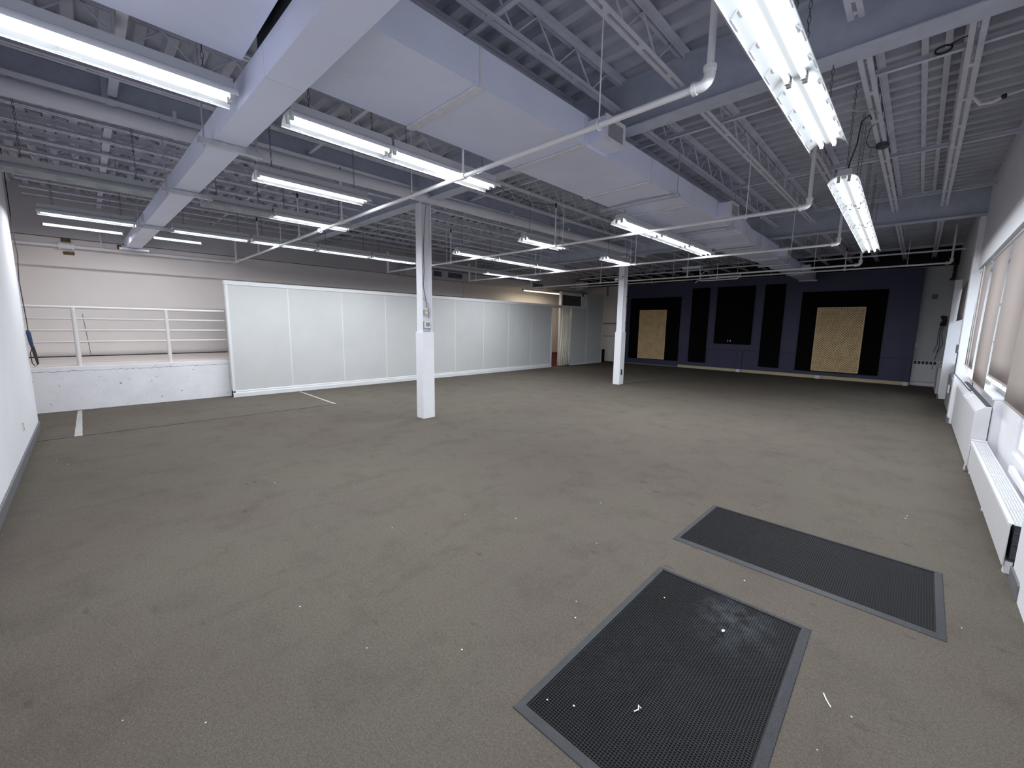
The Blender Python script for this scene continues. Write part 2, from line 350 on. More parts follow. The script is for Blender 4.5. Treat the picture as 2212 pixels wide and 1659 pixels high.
# ------------------------------------------------------------------ ramp curb, raised floor, partition
struct(MB().box(-11.0, -10.8, -1.7, 2.16, 0, 0.80).build('wall_curb', CONC, bevel=.008))
rf = MB(); rf.prism([(-12.3, 0), (-11.0, 0), (-11.0, .80), (-10.86, .80), (-10.86, .812), (-12.3, .885)], 'y', -1.7, 2.4)
rfo = struct(rf.build('floor_raised', PINK))
MB().box(-12.3, -12.27, -1.7, 2.4, .885, .90).build('gap_strip', BLACKW, rfo)
rg = MB().prism([(-12.3, .0), (-10.62, .0), (-10.62, .004), (-12.3, .43)], 'y', 12.2, 16.9)
struct(rg.build('floor_red', RED))

PX = -10.58
jy = [2.14, 3.34, 4.60, 5.81, 7.02, 8.22, 9.43, 10.63, 11.86, 13.09]
pt = struct(bpy.data.objects.new('wall_partition', None)); COL.objects.link(pt); pt.location = (PX, 7.6, 0)
for a, b in zip(jy[:-1], jy[1:]):
    MB().box(PX-.10, PX, a+.006, b-.006, .14, 2.42).build('panel', PANELM, pt, bevel=.004)
for a in jy[1:-1]:
    MB().box(PX-.09, PX+.004, a-.012, a+.012, .14, 2.42).build('batten', TRIMW, pt, bevel=.002)
MB().box(PX-.11, PX+.012, jy[0]-.02, jy[0]+.03, 0, 2.50).build('end_trim', TRIMW, pt, bevel=.003)
MB().box(PX-.11, PX+.012, jy[-1]-.03, jy[-1]+.02, 0, 2.50).build('end_trim', TRIMW, pt, bevel=.003)
MB().box(PX-.12, PX+.016, jy[0]-.03, 15.52, 2.42, 2.505).build('top_trim', TRIMW, pt, bevel=.004)
bt = MB(); bt.prism([(PX-.1, 0), (PX+.022, 0), (PX+.022, .085), (PX+.012, .10), (PX+.012, .13), (PX, .145), (PX-.1, .145)], 'y', jy[0]-.02, jy[-1]+.02)
bt.build('base_trim', TRIMW, pt)
p2 = struct(bpy.data.objects.new('wall_partition_end', None)); COL.objects.link(p2); p2.location = (PX, 15.6, 0)
MB().box(PX-.10, PX, 14.40, 15.50, 0.02, 2.46).build('panel', PANELM, p2, bevel=.003)
MB().box(PX-.10, PX, 15.56, 16.80, 0.02, 3.09).build('panel', PANELM, p2, bevel=.003)
MB().box(PX-.09, PX+.004, 15.50, 15.56, 0.02, 2.5).build('batten', TRIMW, p2)
MB().box(PX-.11, PX+.01, 14.36, 14.41, 0.0, 2.46).build('end_trim', TRIMW, p2)
MB().box(PX-.11, PX+.01, 16.79, 16.83, 0.0, 3.1).build('end_trim', TRIMW, p2)
MB().box(PX-.11, PX+.012, 14.36, 16.83, 0.0, .05).build('base_trim', TRIMW, p2)
tw = struct(bpy.data.objects.new('window_6', None)); COL.objects.link(tw); tw.location = (PX-.05, 14.6, 2.5)
fr = MB(); fr.box(PX-.12, PX, 13.66, 13.74, 2.5, 3.06).box(PX-.12, PX, 15.13, 15.22, 2.5, 3.06).box(PX-.12, PX, 15.40, 15.56, 2.5, 3.06).box(PX-.12, PX, 13.74, 15.40, 2.93, 3.06).box(PX-.12, PX-.02, 15.22, 15.40, 2.5, 2.93)
fr.build('window_frame', TRIMW, tw)
MB().box(PX-.07, PX-.06, 13.74, 15.13, 2.5, 2.93).build('pane', DGLASS, tw)
MB().box(PX-.25, PX+.02, 13.40, 15.56, 3.06, 3.085).build('top_board', BLACKW, tw)
MB().box(PX-.14, PX-.05, 13.68, 13.74, 0.03, 2.43).build('door_post', TRIMW, tw)

# blue false wall
K = 17.5
bw = struct(bpy.data.objects.new('wall_blue', None)); COL.objects.link(bw); bw.location = (-4.9, K, 0)
MB().box(-9.75, -0.075, K, YF, 0.835, 3.53).build('upper_sheet', BLUE, bw, bevel=.004)
MB().box(-7.25, -4.95, K+.035, YF, 0.115, 0.83).build('lower_sheet', BLUE, bw)
MB().box(-4.77, -0.22, K+.035, YF, 0.115, 0.83).build('lower_sheet', BLUE, bw)
MB().box(-9.75, -7.25, K+.0, YF, 0.05, 0.83).build('lower_sheet', BLUE, bw)
MB().box(-9.75, -7.25, K-.02, YF, 0.0, 0.045).build('skirting', mat('pale_blue_skirting', (0.22, 0.23, 0.3), .6, mott=.4, mscale=20), bw)
for a, b in ((-4.95, -4.77), (-0.22, -0.075)):
    MB().box(a, b, K-.01, YF, 0.115, 0.84).build('post', BLUE, bw, bevel=.004)
for a, b in ((-4.93, -4.79), (-2.42, -2.28), (-0.21, -0.085)):
    MB().box(a, b, K-.05, K+.1, 0.0, 0.115).build('post_foot', TRIMW, bw, bevel=.004)
MB().box(-7.25, -0.2, K+.06, K+.1, 0.0, 0.112).build('sill_plank', TAN, bw)

# ================================================================== STRUCTURAL STEEL
def ibeam_x(name, y, x0, x1, z0, z1, w, label):
    t = thing(name, ((x0+x1)/2, y, z0), label, 'steel beam')
    MB().box(x0, x1, y-.006, y+.006, z0+.014, z1-.014).build('web', STEEL, t)
    MB().box(x0, x1, y-w/2, y+w/2, z0, z0+.014).build('bottom_flange', STEEL, t, bevel=.003)
    MB().box(x0, x1, y-w/2, y+w/2, z1-.014, z1).build('top_flange', STEEL, t)
    return t
g1 = ibeam_x('roof_girder', 4.12, -12.18, 0.60, 3.65, 4.115, .2, 'deep white steel girder crossing the roof over the near column')
g2 = ibeam_x('roof_girder', 10.77, -12.18, 0.60, 3.62, 4.115, .2, 'deep white steel girder crossing the roof over the far column')
for i, (y0, y1, w) in enumerate(((-1.7, 4.02, 'in front of the near column'), (4.22, 10.67, 'between the two columns'), (10.87, 17.73, 'beyond the far column'))):
    x = -6.14; t = thing('tie_beam', (x, (y0+y1)/2, 3.84), 'shallow white steel beam running lengthwise '+w, 'steel beam')
    MB().box(x-.005, x+.005, y0, y1, 3.852, 4.05).build('web', STEEL, t)
    MB().box(x-.07, x+.07, y0, y1, 3.84, 3.852).build('bottom_flange', STEEL, t)
    MB().box(x-.07, x+.07, y0, y1, 4.05, 4.115).build('top_flange', STEEL, t)
    if i == 0: MB().box(x-.06, x+.06, .315, .365, 3.852, 4.05).build('stiffener', STEEL, t)

# open-web joists
def zig(y0, y1, zb, zt, n=11):
    L = y1-y0; p = L/n; pts = []
    for i in range(n):
        pts += [(0, y0+p*i, zt), (0, y0+p*(i+.5), zb)]
    pts.append((0, y1, zt))
    b = MB(); r = .008
    for a, c in zip(pts[:-1], pts[1:]): b.tube(a, c, r, 5)
    return b
bays = [(-0.60, 4.02, 8, 'bay nearest the viewer'), (4.22, 10.67, 12, 'bay between the columns'), (10.87, 17.72, 13, 'bay before the blue wall')]
jx = [0.065, -.56, -1.19, -1.81, -2.45, -3.06, -3.67, -4.28, -4.89, -5.50, -6.92, -7.50, -8.10, -8.73, -9.25, -9.85, -10.4, -11.0, -11.54]
for (y0, y1, n, lab) in bays:
    L = y1-y0; h = L/2
    bc = MB()
    for s in (-1, 1):
        a = -.047 if s < 0 else .012
        bc.box(a, a+.035, -h+.02, h-.02, 3.83-3.83, .005)
        bc.box(-.017 if s < 0 else .012, -.012 if s < 0 else .017, -h+.02, h-.02, .005, .038)
    k = 9
    for i in range(k): bc.box(-.012, .012, -h+L*(i+.5)/k-.03, -h+L*(i+.5)/k+.03, 0, .02)
    mbc = bc.mesh('bottom_chord', JOISTM)
    tc_ = MB()
    for s in (-1, 1):
        a = -.065 if s < 0 else .012
        tc_.box(a, a+.053, -h-.06, h+.06, ZD-3.83-.006, ZD-3.83-.001); tc_.box(-.018 if s < 0 else .012, -.012 if s < 0 else .018, -h-.0, h+.0, ZD-3.83-.045, ZD-3.83-.006)
    mtc = tc_.mesh('top_chord', JOISTM)
    mwb = zig(-h+.25, h-.25, .02, ZD-3.83-.03, n).mesh('web_rod', JOISTM)
    for i, x in enumerate(jx):
        t = thing('roof_joist', (x, (y0+y1)/2, 3.83), 'white open-web roof joist, %s from the window wall, %s' % (ORD[i], lab), 'roof joist', 'open-web joists under the deck')
        link('bottom_chord', mbc, t); link('top_chord', mtc, t); link('web_rod', mwb, t)
# bridging angles across the joists
def bridging(y, label, flat=False):
    t = MB()
    if flat: t.box(-12.17, .60, y-.035, y+.035, 3.872, 3.88)
    else:
        t.box(-12.17, .60, y-.003, y+.003, 3.872, 3.93).box(-12.17, .60, y-.036, y-.003, 3.872, 3.877)
    o = t.build('joist_bridging', JOISTM); tag(o, label, 'steel angle', 'bridging angles across the joists')
for y, l, fl_ in ((0.39, 'flat white bracing strap crossing the joists above the lamps at far left', True), (2.3, 'white bracing angle crossing the joists in front of the near girder', False),
               (5.08, 'white bracing angle crossing the joists just behind the near girder', False), (7.5, 'white bracing angle crossing the joists midway between the girders', False), (9.85, 'white bracing angle crossing the joists just before the far girder', False),
               (12.06, 'white bracing angle crossing the joists just behind the far girder', False), (15.9, 'white bracing angle crossing the joists near the blue wall', False)):
    bridging(y, l, fl_)
for x in (-.235, -.09):
    tag(MB().box(x-.022, x+.022, 4.3, 10.6, 4.098, 4.119).build('deck_strap', JOISTM), 'narrow white strap under the deck beside the window wall, %s of two' % ('left' if x < -.2 else 'right'), 'steel strap', 'narrow deck straps')

# columns
def column(x, y, label, y2):
    t = thing('steel_column', (x, y, 0), label, 'column')
    b = MB()
    b.box(x-.085, x+.085, y-.10, y-.088, 1.5, 3.65).box(x-.085, x+.085, y+.088, y+.10, 1.5, 3.65).box(x-.005, x+.005, y-.088, y+.088, 1.5, 3.65)
    b.build('post', COLM, t, bevel=.003)
    MB().box(x-.105, x+.105, y-.12, y+.12, 0, 1.515).build('box_cover', COLM, t, bevel=.006)
    MB().box(x-.11, x+.11, y-.11, y+.11, 3.63, 3.65).build('cap_plate', STEEL, t)
    return t
c1 = column(-6.165, 4.125, 'white boxed steel column nearest the viewer, with thermostat', 0)
MB().path([(-6.10, 4.13, 3.6), (-6.155, 4.11, 2.9), (-6.150, 4.12, 2.55), (-6.155, 4.10, 2.3), (-6.145, 4.14, 2.08), (-6.13, 4.15, 1.93)], .004, 6).build('wire', DARK, c1, smooth=True)
MB().path([(-6.155, 4.06, 3.5), (-6.155, 4.09, 2.6), (-6.15, 4.075, 2.1), (-6.12, 4.17, 2.0), (-6.13, 4.18, 1.75)], .003, 6).build('wire', DARK, c1, smooth=True)
MB().box(-6.16, -6.135, 4.05, 4.215, 1.52, 1.60).build('bracket', STEEL, c1)
s = thing('thermostat', (-6.11, 4.14, 1.57), 'small white wall thermostat with grey screen on the near column', 'thermostat')
MB().box(-6.15, -6.095, 4.075, 4.205, 1.585, 1.70).build('body', PLASW, s, bevel=.006)
MB().box(-6.096, -6.092, 4.105, 4.18, 1.615, 1.68).build('screen', LCD, s)
MB().box(-6.16, -6.12, 4.055, 4.075, 1.585, 1.70).build('side_clip', BEIGE, s); MB().box(-6.16, -6.12, 4.205, 4.222, 1.585, 1.70).build('side_clip', BEIGE, s)
s = thing('wall_sensor', (-6.14, 4.12, 1.8), 'beige sensor box above the thermostat on the near column', 'sensor')
MB().box(-6.16, -6.13, 4.055, 4.17, 1.79, 1.92).build('back_plate', PLASW, s); MB().box(-6.13, -6.10, 4.085, 4.155, 1.81, 1.90).build('body', BEIGE, s, bevel=.006)
MB().box(-6.1, -6.097, 4.1, 4.14, 1.83, 1.855).build('label_strip', PLASW, s)
c2 = column(-6.165, 10.77, 'white boxed steel column far off, before the blue wall', 0)
MB().box(-6.062, -6.055, 10.72, 10.79, .28, .44).build('outlet_plate', DARK, c2)
for z in (2.25, 2.52): MB().tube((-6.085, 10.86, z), (-6.075, 10.86, z), .014, 8).build('bolt', DARK, c2)
s = thing('emergency_light', (-6.17, 10.62, 3.0), 'small round twin-head emergency light high on the far column', 'lamp')
MB().tube((-6.15, 10.668, 3.03), (-6.15, 10.60, 3.03), .055, 14).build('body', PLASW, s, smooth=True)
MB().tube((-6.15, 10.62, 3.03), (-6.26, 10.60, 2.99), .010, 6).build('arm', PLASW, s)
MB().tube((-6.25, 10.62, 2.99), (-6.30, 10.56, 2.98), .035, 12).build('lamp_head', PLASW, s, smooth=True)

# ================================================================== MAIN DUCT
dz0, dz1 = 3.31, 3.57
du = thing('main_duct', (-2.85, 8, 3.31), 'large white painted air duct running the length of the room', 'air duct')
secs = [(-.6, .856, -3.3, -2.4, -3.3, -2.4), (1.10, 2.09, -3.3, -2.4, -3.3, -2.4), (2.09, 3.37, -3.3, -2.4, -3.3, -2.4), (3.37, 4.69, -3.3, -2.4, -3.3, -2.4), (4.69, 5.9, -3.3, -2.4, -3.3, -2.4),
        (5.9, 7.05, -3.3, -2.4, -3.3, -2.4), (7.05, 8.15, -3.3, -2.4, -3.3, -2.4), (8.15, 9.15, -3.3, -2.4, -3.3, -2.53), (9.15, 10.2, -3.3, -2.53, -3.27, -2.53), (10.2, 11.5, -3.27, -2.53, -3.12, -2.55),
        (11.5, 13.2, -3.12, -2.55, -3.1, -2.66), (13.2, 15.2, -3.1, -2.66, -3.1, -2.68), (15.2, 17.2, -3.1, -2.68, -3.1, -2.68)]
for (a, b, xa0, xa1, xb0, xb1) in secs:
    q = MB(); n = 0; g = .004
    # cross-broken bottom sheet: centre slightly pushed in
    cx = (xa0+xa1+xb0+xb1)/4; cy = (a+b)/2
    q.v = [(xa0, a+g, dz0), (xa1, a+g, dz0), (xb1, b-g, dz0), (xb0, b-g, dz0), (xa0, a+g, dz1), (xa1, a+g, dz1), (xb1, b-g, dz1), (xb0, b-g, dz1), (cx, cy, dz0+.02), ((xa1+xb1)/2-.006, cy, (dz0+dz1)/2)]
    q.f = [(0, 1, 8), (1, 2, 8), (2, 3, 8), (3, 0, 8), (4, 5, 6, 7), (0, 1, 5, 4), (2, 3, 7, 6), (3, 0, 4, 7), (1, 2, 9), (2, 6, 9), (6, 5, 9), (5, 1, 9)]
    q.build('duct_section', DUCTM, du)
for (y, x0, x1) in ((2.09, -3.3, -2.4), (3.37, -3.3, -2.4), (4.69, -3.3, -2.4), (5.9, -3.3, -2.4), (7.05, -3.3, -2.4), (8.15, -3.3, -2.4), (9.15, -3.3, -2.53), (10.2, -3.27, -2.53), (11.5, -3.12, -2.55), (13.2, -3.1, -2.66), (15.2, -3.1, -2.68)):
    w = .036
    MB().box(x0-.008, x1+.008, y-w, y+w, dz0-.016, dz0-.001).build('seam_bar', DUCTS, du, bevel=.003)
    MB().box(x1-.001, x1+.006, y-.008, y+.008, dz0, dz1).build('side_seam', DUCTS, du)
MB().box(-3.14, -2.62, 17.1, 17.22, dz0-.03, dz0-.005).build('end_flange', DUCTS, du)
def grille(y, x0, sc=1.0, z=3.43):
    r = MB(); W = .16*sc; H = .10*sc; d = .19
    r.box(x0, x0+d-.01, y-W, y+W, z-H, z+H)
    ro = r.build('grille_box', DUCTM, du)
    f2 = MB(); t = .028; X0 = x0+d-.01; X1 = x0+d+.008
    f2.box(X0, X1, y-W-.01, y-W+t, z-H-.01, z+H+.01).box(X0, X1, y+W-t, y+W+.01, z-H-.01, z+H+.01).box(X0, X1, y-W+t, y+W-t, z-H-.01, z-H+t).box(X0, X1, y-W+t, y+W-t, z+H-t, z+H+.01)
    f2.build('grille_frame', DUCTS, ro, local=True)
    MB().box(X0, X0+.002, y-W+t, y+W-t, z-H+t, z+H-t).build('grille_back', GRILD, ro, local=True)
    n = 15; vm = MB()
    for i in range(n):
        yy = y-W+t+(2*W-2*t)*(i+.5)/n; vm.box(X0+.002, X1-.002, yy-.0028, yy+.0028, z-H+t, z+H-t)
    stuff(vm.build('grille_louvres', HOUS, ro, local=True))
grille(3.58, -2.4); grille(7.05, -2.4, 1.05); grille(11.55, -2.56, .9); grille(14.8, -2.66, .8)
for (y, x0, x1, lab) in ((5.29, -3.45, -2.31, 'past the near girder, light bar with two rods'), (7.55, -3.42, -2.34, 'beside the second grille'), (9.6, -3.4, -2.44, 'past the narrowing of the duct'), (12.6, -3.25, -2.54, 'behind the far column line')):
    t = thing('duct_hanger', ((x0+x1)/2, y, 3.27), 'trapeze hanger under the long duct '+lab, 'hanger', 'trapeze hangers under the main duct')
    MB().box(x0, x1, y-.02, y+.02, 3.27, 3.306).build('channel_bar', GALV, t, bevel=.003)
    for x in (x0+.03, x1-.03): MB().tube((x, y, 3.25), (x, y, 3.87), .006, 6).build('rod', RODM, t)
# cross duct below it
cd = thing('cross_duct', (-7, .95, 3.12), 'white rectangular branch duct crossing from the main duct to the rear wall', 'air duct')
def cyl(x): return .92+(x+1.5)*.0195
cxs = [-1.55, -3.0, -4.3, -6.17, -8.8, -10.6, -12.19]
for a, b in zip(cxs[:-1], cxs[1:]):
    q = MB(); A = cyl(a); B = cyl(b); w = .225; g = .002
    q.v = [(a-g, A, 3.115), (a-g, A+w, 3.115), (b+g, B+w, 3.115), (b+g, B, 3.115), (a-g, A, 3.305), (a-g, A+w, 3.305), (b+g, B+w, 3.305), (b+g, B, 3.305)]
    q.f = [(0, 1, 2, 3), (4, 5, 6, 7), (0, 1, 5, 4), (1, 2, 6, 5), (2, 3, 7, 6), (3, 0, 4, 7)]
    q.build('duct_section', DUCTM, cd)
MB().box(-3.22, -2.48, .925, 1.09, 3.305, 3.50).box(-3.28, -2.42, .858, 1.098, 3.50, 3.56).build('collar_gap_shade', RADD, cd)  # dark colour stands in for the shade in the gap between the ducts
for i, x in enumerate((-4.30, -6.17, -8.80, -11.8)):
    y = cyl(x)+.115
    t = thing('duct_hanger', (x, y, 3.08), 'bright metal trapeze hanger under the branch duct, %s from the main duct' % ORD[i], 'hanger', 'trapeze hangers under the branch duct')
    MB().box(x-.022, x+.022, y-.22, y+.24, 3.064, 3.112).build('channel_bar', GALV, t, bevel=.003)
    for yy in (y-.18, y+.2): MB().tube((x, yy, 3.04), (x, yy, 3.87), .006, 6).build('rod', RODM, t)

# rear wall duct with grilles
rd = thing('rear_wall_duct', (-11.95, 10.8, 3.18), 'grey air duct with three dark grilles running along the rear wall', 'air duct')
MB().box(-12.165, -11.8, 7.2, 14.2, 3.18, 3.47).build('duct_body', WALLU, rd, bevel=.004)
for a, b in ((8.26, 8.58), (8.86, 9.47), (13.27, 13.9)):
    fr = MB().box(-11.8, -11.785, a-.03, b+.03, 3.225, 3.44).build('grille_frame', STEEL, rd)
    MB().box(-11.786, -11.782, a, b, 3.25, 3.42).build('grille_back', GRILD, fr, local=True)
    stuff_b = MB()
    for i in range(4): stuff_b.box(-11.783, -11.777, a, b, 3.265+i*.042, 3.272+i*.042)
    stuff(stuff_b.build('grille_louvres', HOUS, fr, local=True))

# ================================================================== LIGHT FIXTURES
prof = [(-.125, 0), (-.119, .016), (-.104, .036), (-.082, .052), (-.058, .062), (.058, .062), (.082, .052), (.104, .036), (.119, .016), (.125, 0)]
profo = [(a*1.012, b+.004) for a, b in prof]
CM = {}
def fix_meshes(L, lit):
    k = (round(L, 3), lit)
    if k in CM: return CM[k]
    h = L/2
    r = MB(); n = len(prof); N2 = 2*n
    ys = [-h]; slots = []
    for i in range(4):
        c = -h+L*(i+.5)/4; slots.append(len(ys)); ys += [c-.055, c+.055]
    ys.append(h)
    for y in ys: r.v += [(a, y, b) for a, b in prof]+[(a, y, b) for a, b in reversed(profo)]
    skip = {2, n-1-3}
    for k in range(len(ys)-1):
        for i in range(N2):
            j = i if i < n-1 else (N2-2-i if n <= i < N2-1 else -1)
            r.f.append((k*N2+i, k*N2+(i+1) % N2, (k+1)*N2+(i+1) % N2, (k+1)*N2+i))
    e = (len(ys)-1)*N2
    r.f += [(i, i+1, N2-2-i, N2-1-i) for i in range(n-1)]+[(e+i, e+i+1, e+N2-2-i, e+N2-1-i) for i in range(n-1)]
    # pressed tabs on both wings
    for s in (-1, 1):
        for i in range(4):
            y = -h+L*(i+.5)/4
            p0 = (s*.117, .010); p1 = (s*.090, .044)
            r.bar((p0[0]*.985, y-.045, p0[1]), (p1[0]*.985, y-.045, p1[1]), .006, .006)
            r.bar((s*.0885, y-.045, .043), (s*.0885, y+.02, .043), .008, .008)
            r.bar((s*.1155, y-.05, .009), (s*.1155, y+.06, .009), .005, .006)
    cover = MB().prism([(-.022, .063), (-.020, .040), (.020, .040), (.022, .063)], 'y', -h+.005, h-.005)
    hs = MB().prism([(-.060, .067), (-.056, .125), (.056, .125), (.060, .067)], 'y', -h+.01, h-.01)
    tb = MB().tube((0, -h+.035, 0), (0, h-.035, 0), .0155, 12)
    sk = MB().box(-.012, .012, -.012, .012, -.022, .038)
    ct = MB()
    H = .89
    for i in range(22):
        z = .125+H*(i+.5)/22; d = (H/22)*.62; pts = []
        for j in range(6):
            a = 2*math.pi*j/6; u = .009*math.cos(a)
            pts.append(((u, 0, z+d*math.sin(a)) if i % 2 else (0, u, z+d*math.sin(a))))
        ct.path(pts, .0022, 4, closed=True)
    CM[k] = dict(r=r.mesh('reflector', REFL if lit else REFLOLD, True), c=cover.mesh('ballast_cover', REFL if lit else REFLOLD), h=hs.mesh('housing', HOUS), t=tb.mesh('tube', TUBE, True), s=sk.mesh('socket', SOCK), ch=ct.mesh('chain', CHAINM))
    return CM[k]
LD = {}
def lamp_data(L):
    k = round(L, 3)
    if k not in LD:
        l = bpy.data.lights.new('lamp_glow', 'AREA'); l.shape = 'RECTANGLE'; l.size = .026; l.size_y = L-.08; l.energy = LAMP_W*(L/1.22); l.color = (0.91, 0.96, 1.0); LD[k] = l
    return LD[k]
def fixture(x, y0, y1, label, lit=True, rot=0.0, z=3.1, chains=(True, True), strap=False):
    L = y1-y0; M = fix_meshes(L, lit); h = L/2
    t = thing('strip_light', (x, (y0+y1)/2, z), label, 'ceiling light', 'twin-tube reflector lights on chains')
    t.rotation_euler = (0, 0, rot)
    link('reflector', M['r'], t); link('ballast_cover', M['c'], t); link('housing', M['h'], t)
    for s in (-1, 1):
        if lit:
            tb = link('tube', M['t'], t, (s*.041, 0, .026))
            link('lamp_glow', lamp_data(L), tb, (0, 0, -.0165))
        for e in (-1, 1): link('socket', M['s'], t, (s*.041, e*(h-.02), .028))
    for e, c in zip((-1, 1), chains):
        if strap: MB().box(-.012, .012, e*(h-.16)-.012, e*(h-.16)+.012, .125, .21).build('hanger_strap', GALV, t, local=True)
        else: link('chain', M['ch'], t, (0, e*(h-.16), 0))
    return t
W_ = 'lit white twin-tube reflector light, '
# row over the mats, near windows
xs = [-.69, -.69, -.69]
for i, (a, b, w) in enumerate(((.64, 1.865, 'closest over the viewer above the mats'), (1.87, 3.095, 'upper right in front of the near girder'), (3.10, 4.325, 'lower end of the bright row beside the near girder'))):
    fixture(-.69, a, b, W_+w, chains=(i == 0, i == 2))
for i, w in enumerate(('nearest of the four hanging lights by the windows', 'second of the four hanging lights by the windows', 'third of the four hanging lights by the windows', 'farthest of the four hanging lights by the windows')):
    a = 5.35+i*1.265; c = a+.63
    fx = fixture(-.70-(c-5.35)*.0198, a+.002, a+1.262, W_+w, rot=.0198, chains=(i == 0, i == 3))
    if i == 0: CORD_LAMP = fx
fixture(-3.455, -.40, .83, W_+'large at the left in front of the branch duct')
fixture(-3.466, 1.16, 1.985, W_+'short, just past the branch duct')
fixture(-3.468, 1.99, 3.215, W_+'crossed by the nearest sprinkler pipe', chains=(False, True))
fixture(-5.01, 1.34, 2.545, W_+'alone, left of the near column')
fixture(-6.625, -.47, .715, 'unlit grey reflector light left of the branch duct, no tubes', False)
fixture(-6.625, 1.16, 1.95, 'unlit grey reflector light just right of the branch duct', False)
fixture(-6.64, 1.955, 3.06, W_+'after the unlit reflectors, ending at the near pipe', chains=(False, True))
rowD = [(-.34, .69, 'in the rear row, left of the branch duct'), (1.13, 2.23, 'in the rear row, first right of the branch duct'), (2.28, 3.42, 'in the rear row, second right of the branch duct'), (3.45, 4.59, 'in the rear row, third right of the branch duct'), (4.62, 5.79, 'in the rear row, ending at the near column')]
for a, b, w in rowD: fixture(-8.95, a, b, W_+w)
fixture(-9.0, 5.82, 6.94, 'unlit grey reflector light in the rear row, just past the near column', False)
fixture(-9.0, 6.95, 8.06, 'unlit grey reflector light in the rear row, second past the near column', False)
fixture(-9.0, 8.08, 9.24, W_+'in the rear row far off, next to last')
fixture(-9.0, 9.27, 10.42, W_+'last of the rear row far off')
WIRE_LAMP = fixture(-6.97, 5.44, 6.56, W_+'first of the three just right of the near column')
fixture(-6.97, 6.58, 7.85, W_+'middle of the three right of the near column')
fixture(-6.97, 7.87, 9.0, W_+'last of the three right of the near column')
fixture(-5.04, 5.385, 6.535, W_+'short single one between the columns, crossed by the second pipe')
fixture(-5.05, 7.97, 9.09, W_+'single one just before the far column')
for i, (a, b) in enumerate(((5.37, 6.62), (6.64, 7.75), (7.77, 8.87))):
    fixture(-3.195, a, b, W_+('nearest', 'middle', 'farthest')[i]+' of the three beside the long duct', strap=True)
# bare wall strip above the railing
def bare(x, y0, y1, z, label, m, cat='ceiling light'):
    t = thing('bare_strip_light', (x, (y0+y1)/2, z), label, cat)
    MB().box(x-.05, x+.03, y0, y1, z+.02, z+.075).build('housing', HOUS, t)
    MB().tube((x, y0+.03, z), (x, y1-.03, z), .019, 10).build('tube', m, t, smooth=True)
    l = bpy.data.lights.new('lamp_glow', 'AREA'); l.shape = 'RECTANGLE'; l.size = .03; l.size_y = y1-y0-.08; l.energy = LAMP_W*(0.85*(y1-y0)/1.22 if m is TUBE else 2.0); l.color = (0.95, 0.96, 1.0) if m is TUBE else (1.0, .86, .68)
    g = link('lamp_glow', l, t, (0, 0, -.021)); g.rotation_euler = (0, .12 if m is TUBE else 0, 0); g.location.y = 0
    for y in (y0+.015, y1-.015): MB().box(x-.02, x+.02, y-.015, y+.015, z-.025, z+.025).build('socket', SOCK, t)
    return t
for y0_, y1_, w_ in ((-.39, .66, 'left'), (1.05, 1.86, 'right')):
    t = bare(-10.9, y0_, y1_, 3.245, 'bare tube light hanging above the railing, %s of the branch duct' % w_, TUBE)
    for y in (y0_+.15, y1_-.15): MB().tube((-10.91, y, 3.315), (-10.91, y, 4.11), .004, 5).build('hanger_rod', RODM, t)
t = bare(-11.4, 12.22, 14.6, 3.035, 'yellowish long bare tube light high beyond the partition', TUBEW)
for y in (12.5, 14.3): MB().tube((-11.41, y, 3.10), (-11.41, y, 4.11), .004, 5).build('hanger_rod', RODM, t)
t = thing('ceiling_fixture', (-5.0, 12.7, 3.4), 'small white unlit box fixture before the blue wall', 'ceiling light')
MB().box(-5.29, -4.76, 12.66, 12.82, 3.40, 3.46).build('housing', PLASW, t); MB().box(-5.27, -4.78, 12.68, 12.80, 3.385, 3.40).build('diffuser', REFLOLD, t)
for x in (-5.2, -4.85): MB().tube((x, 12.74, 3.46), (x, 12.74, 4.11), .004, 5).build('hanger_rod', RODM, t)

# ================================================================== SPRINKLER LINES
def sprinkler_line(y, x0, x1, label, drops, rings, z=3.07, rise=3.78, left_rise=None, r=.021):
    t = thing('sprinkler_pipe', ((x0+x1)/2, y, z), label, 'pipe', 'sprinkler branch pipes')
    MB().tube((x0, y, z), (x1, y, z), r, 12).build('pipe', PIPEM, t, smooth=True)
    e = MB().path([(x1-.03, y, z)]+arc((x1, y, z+.05), .05, -math.pi/2, 0, 6, 'xz')+[(x1+.05, y, z+.08)], r+.011, 12)
    e.tube((x1-.045, y, z), (x1-.02, y, z), r+.016, 12).tube((x1+.05, y, z+.07), (x1+.05, y, z+.095), r+.016, 12)
    e.build('elbow', PIPEM, t, smooth=True)
    MB().tube((x1+.05, y, z+.08), (x1+.05, y, 4.11), r, 12).build('riser', PIPEM, t, smooth=True)
    for x in drops:
        q = MB().tube((x, y, z), (x, y, 3.72), r*.55, 10)
        q.tube((x-.035, y, z), (x+.035, y, z), r+.009, 12).tube((x, y, z+.01), (x, y, z+.055), r*.62+.009, 10)
        q.build('sprig', PIPEM, t, smooth=True)
        MB().path([(x, y, 3.72), (x, y, 3.75), (x, y, 3.77), (x, y, 3.80)], [.014, .014, .022, .006], 8).build('sprinkler_head', HEADM, t)
    for x in rings:
        q = MB().path([(x, y+(r+.006)*1.15*math.sin(a), z+(r+.006)*1.15*math.cos(a)) for a in [2*math.pi*i/14 for i in range(14)]], .006, 6, closed=True)
        q.tube((x, y, z+r+.008), (x, y, 3.85), .0055, 6)
        q.build('ring_hanger', PIPEM, t)
    if left_rise:
        q = MB().tube((left_rise, y, z-.03), (left_rise, y, 3.6), .03, 12)
        q.build('main_drop', PIPEM, t, smooth=True)
    return t
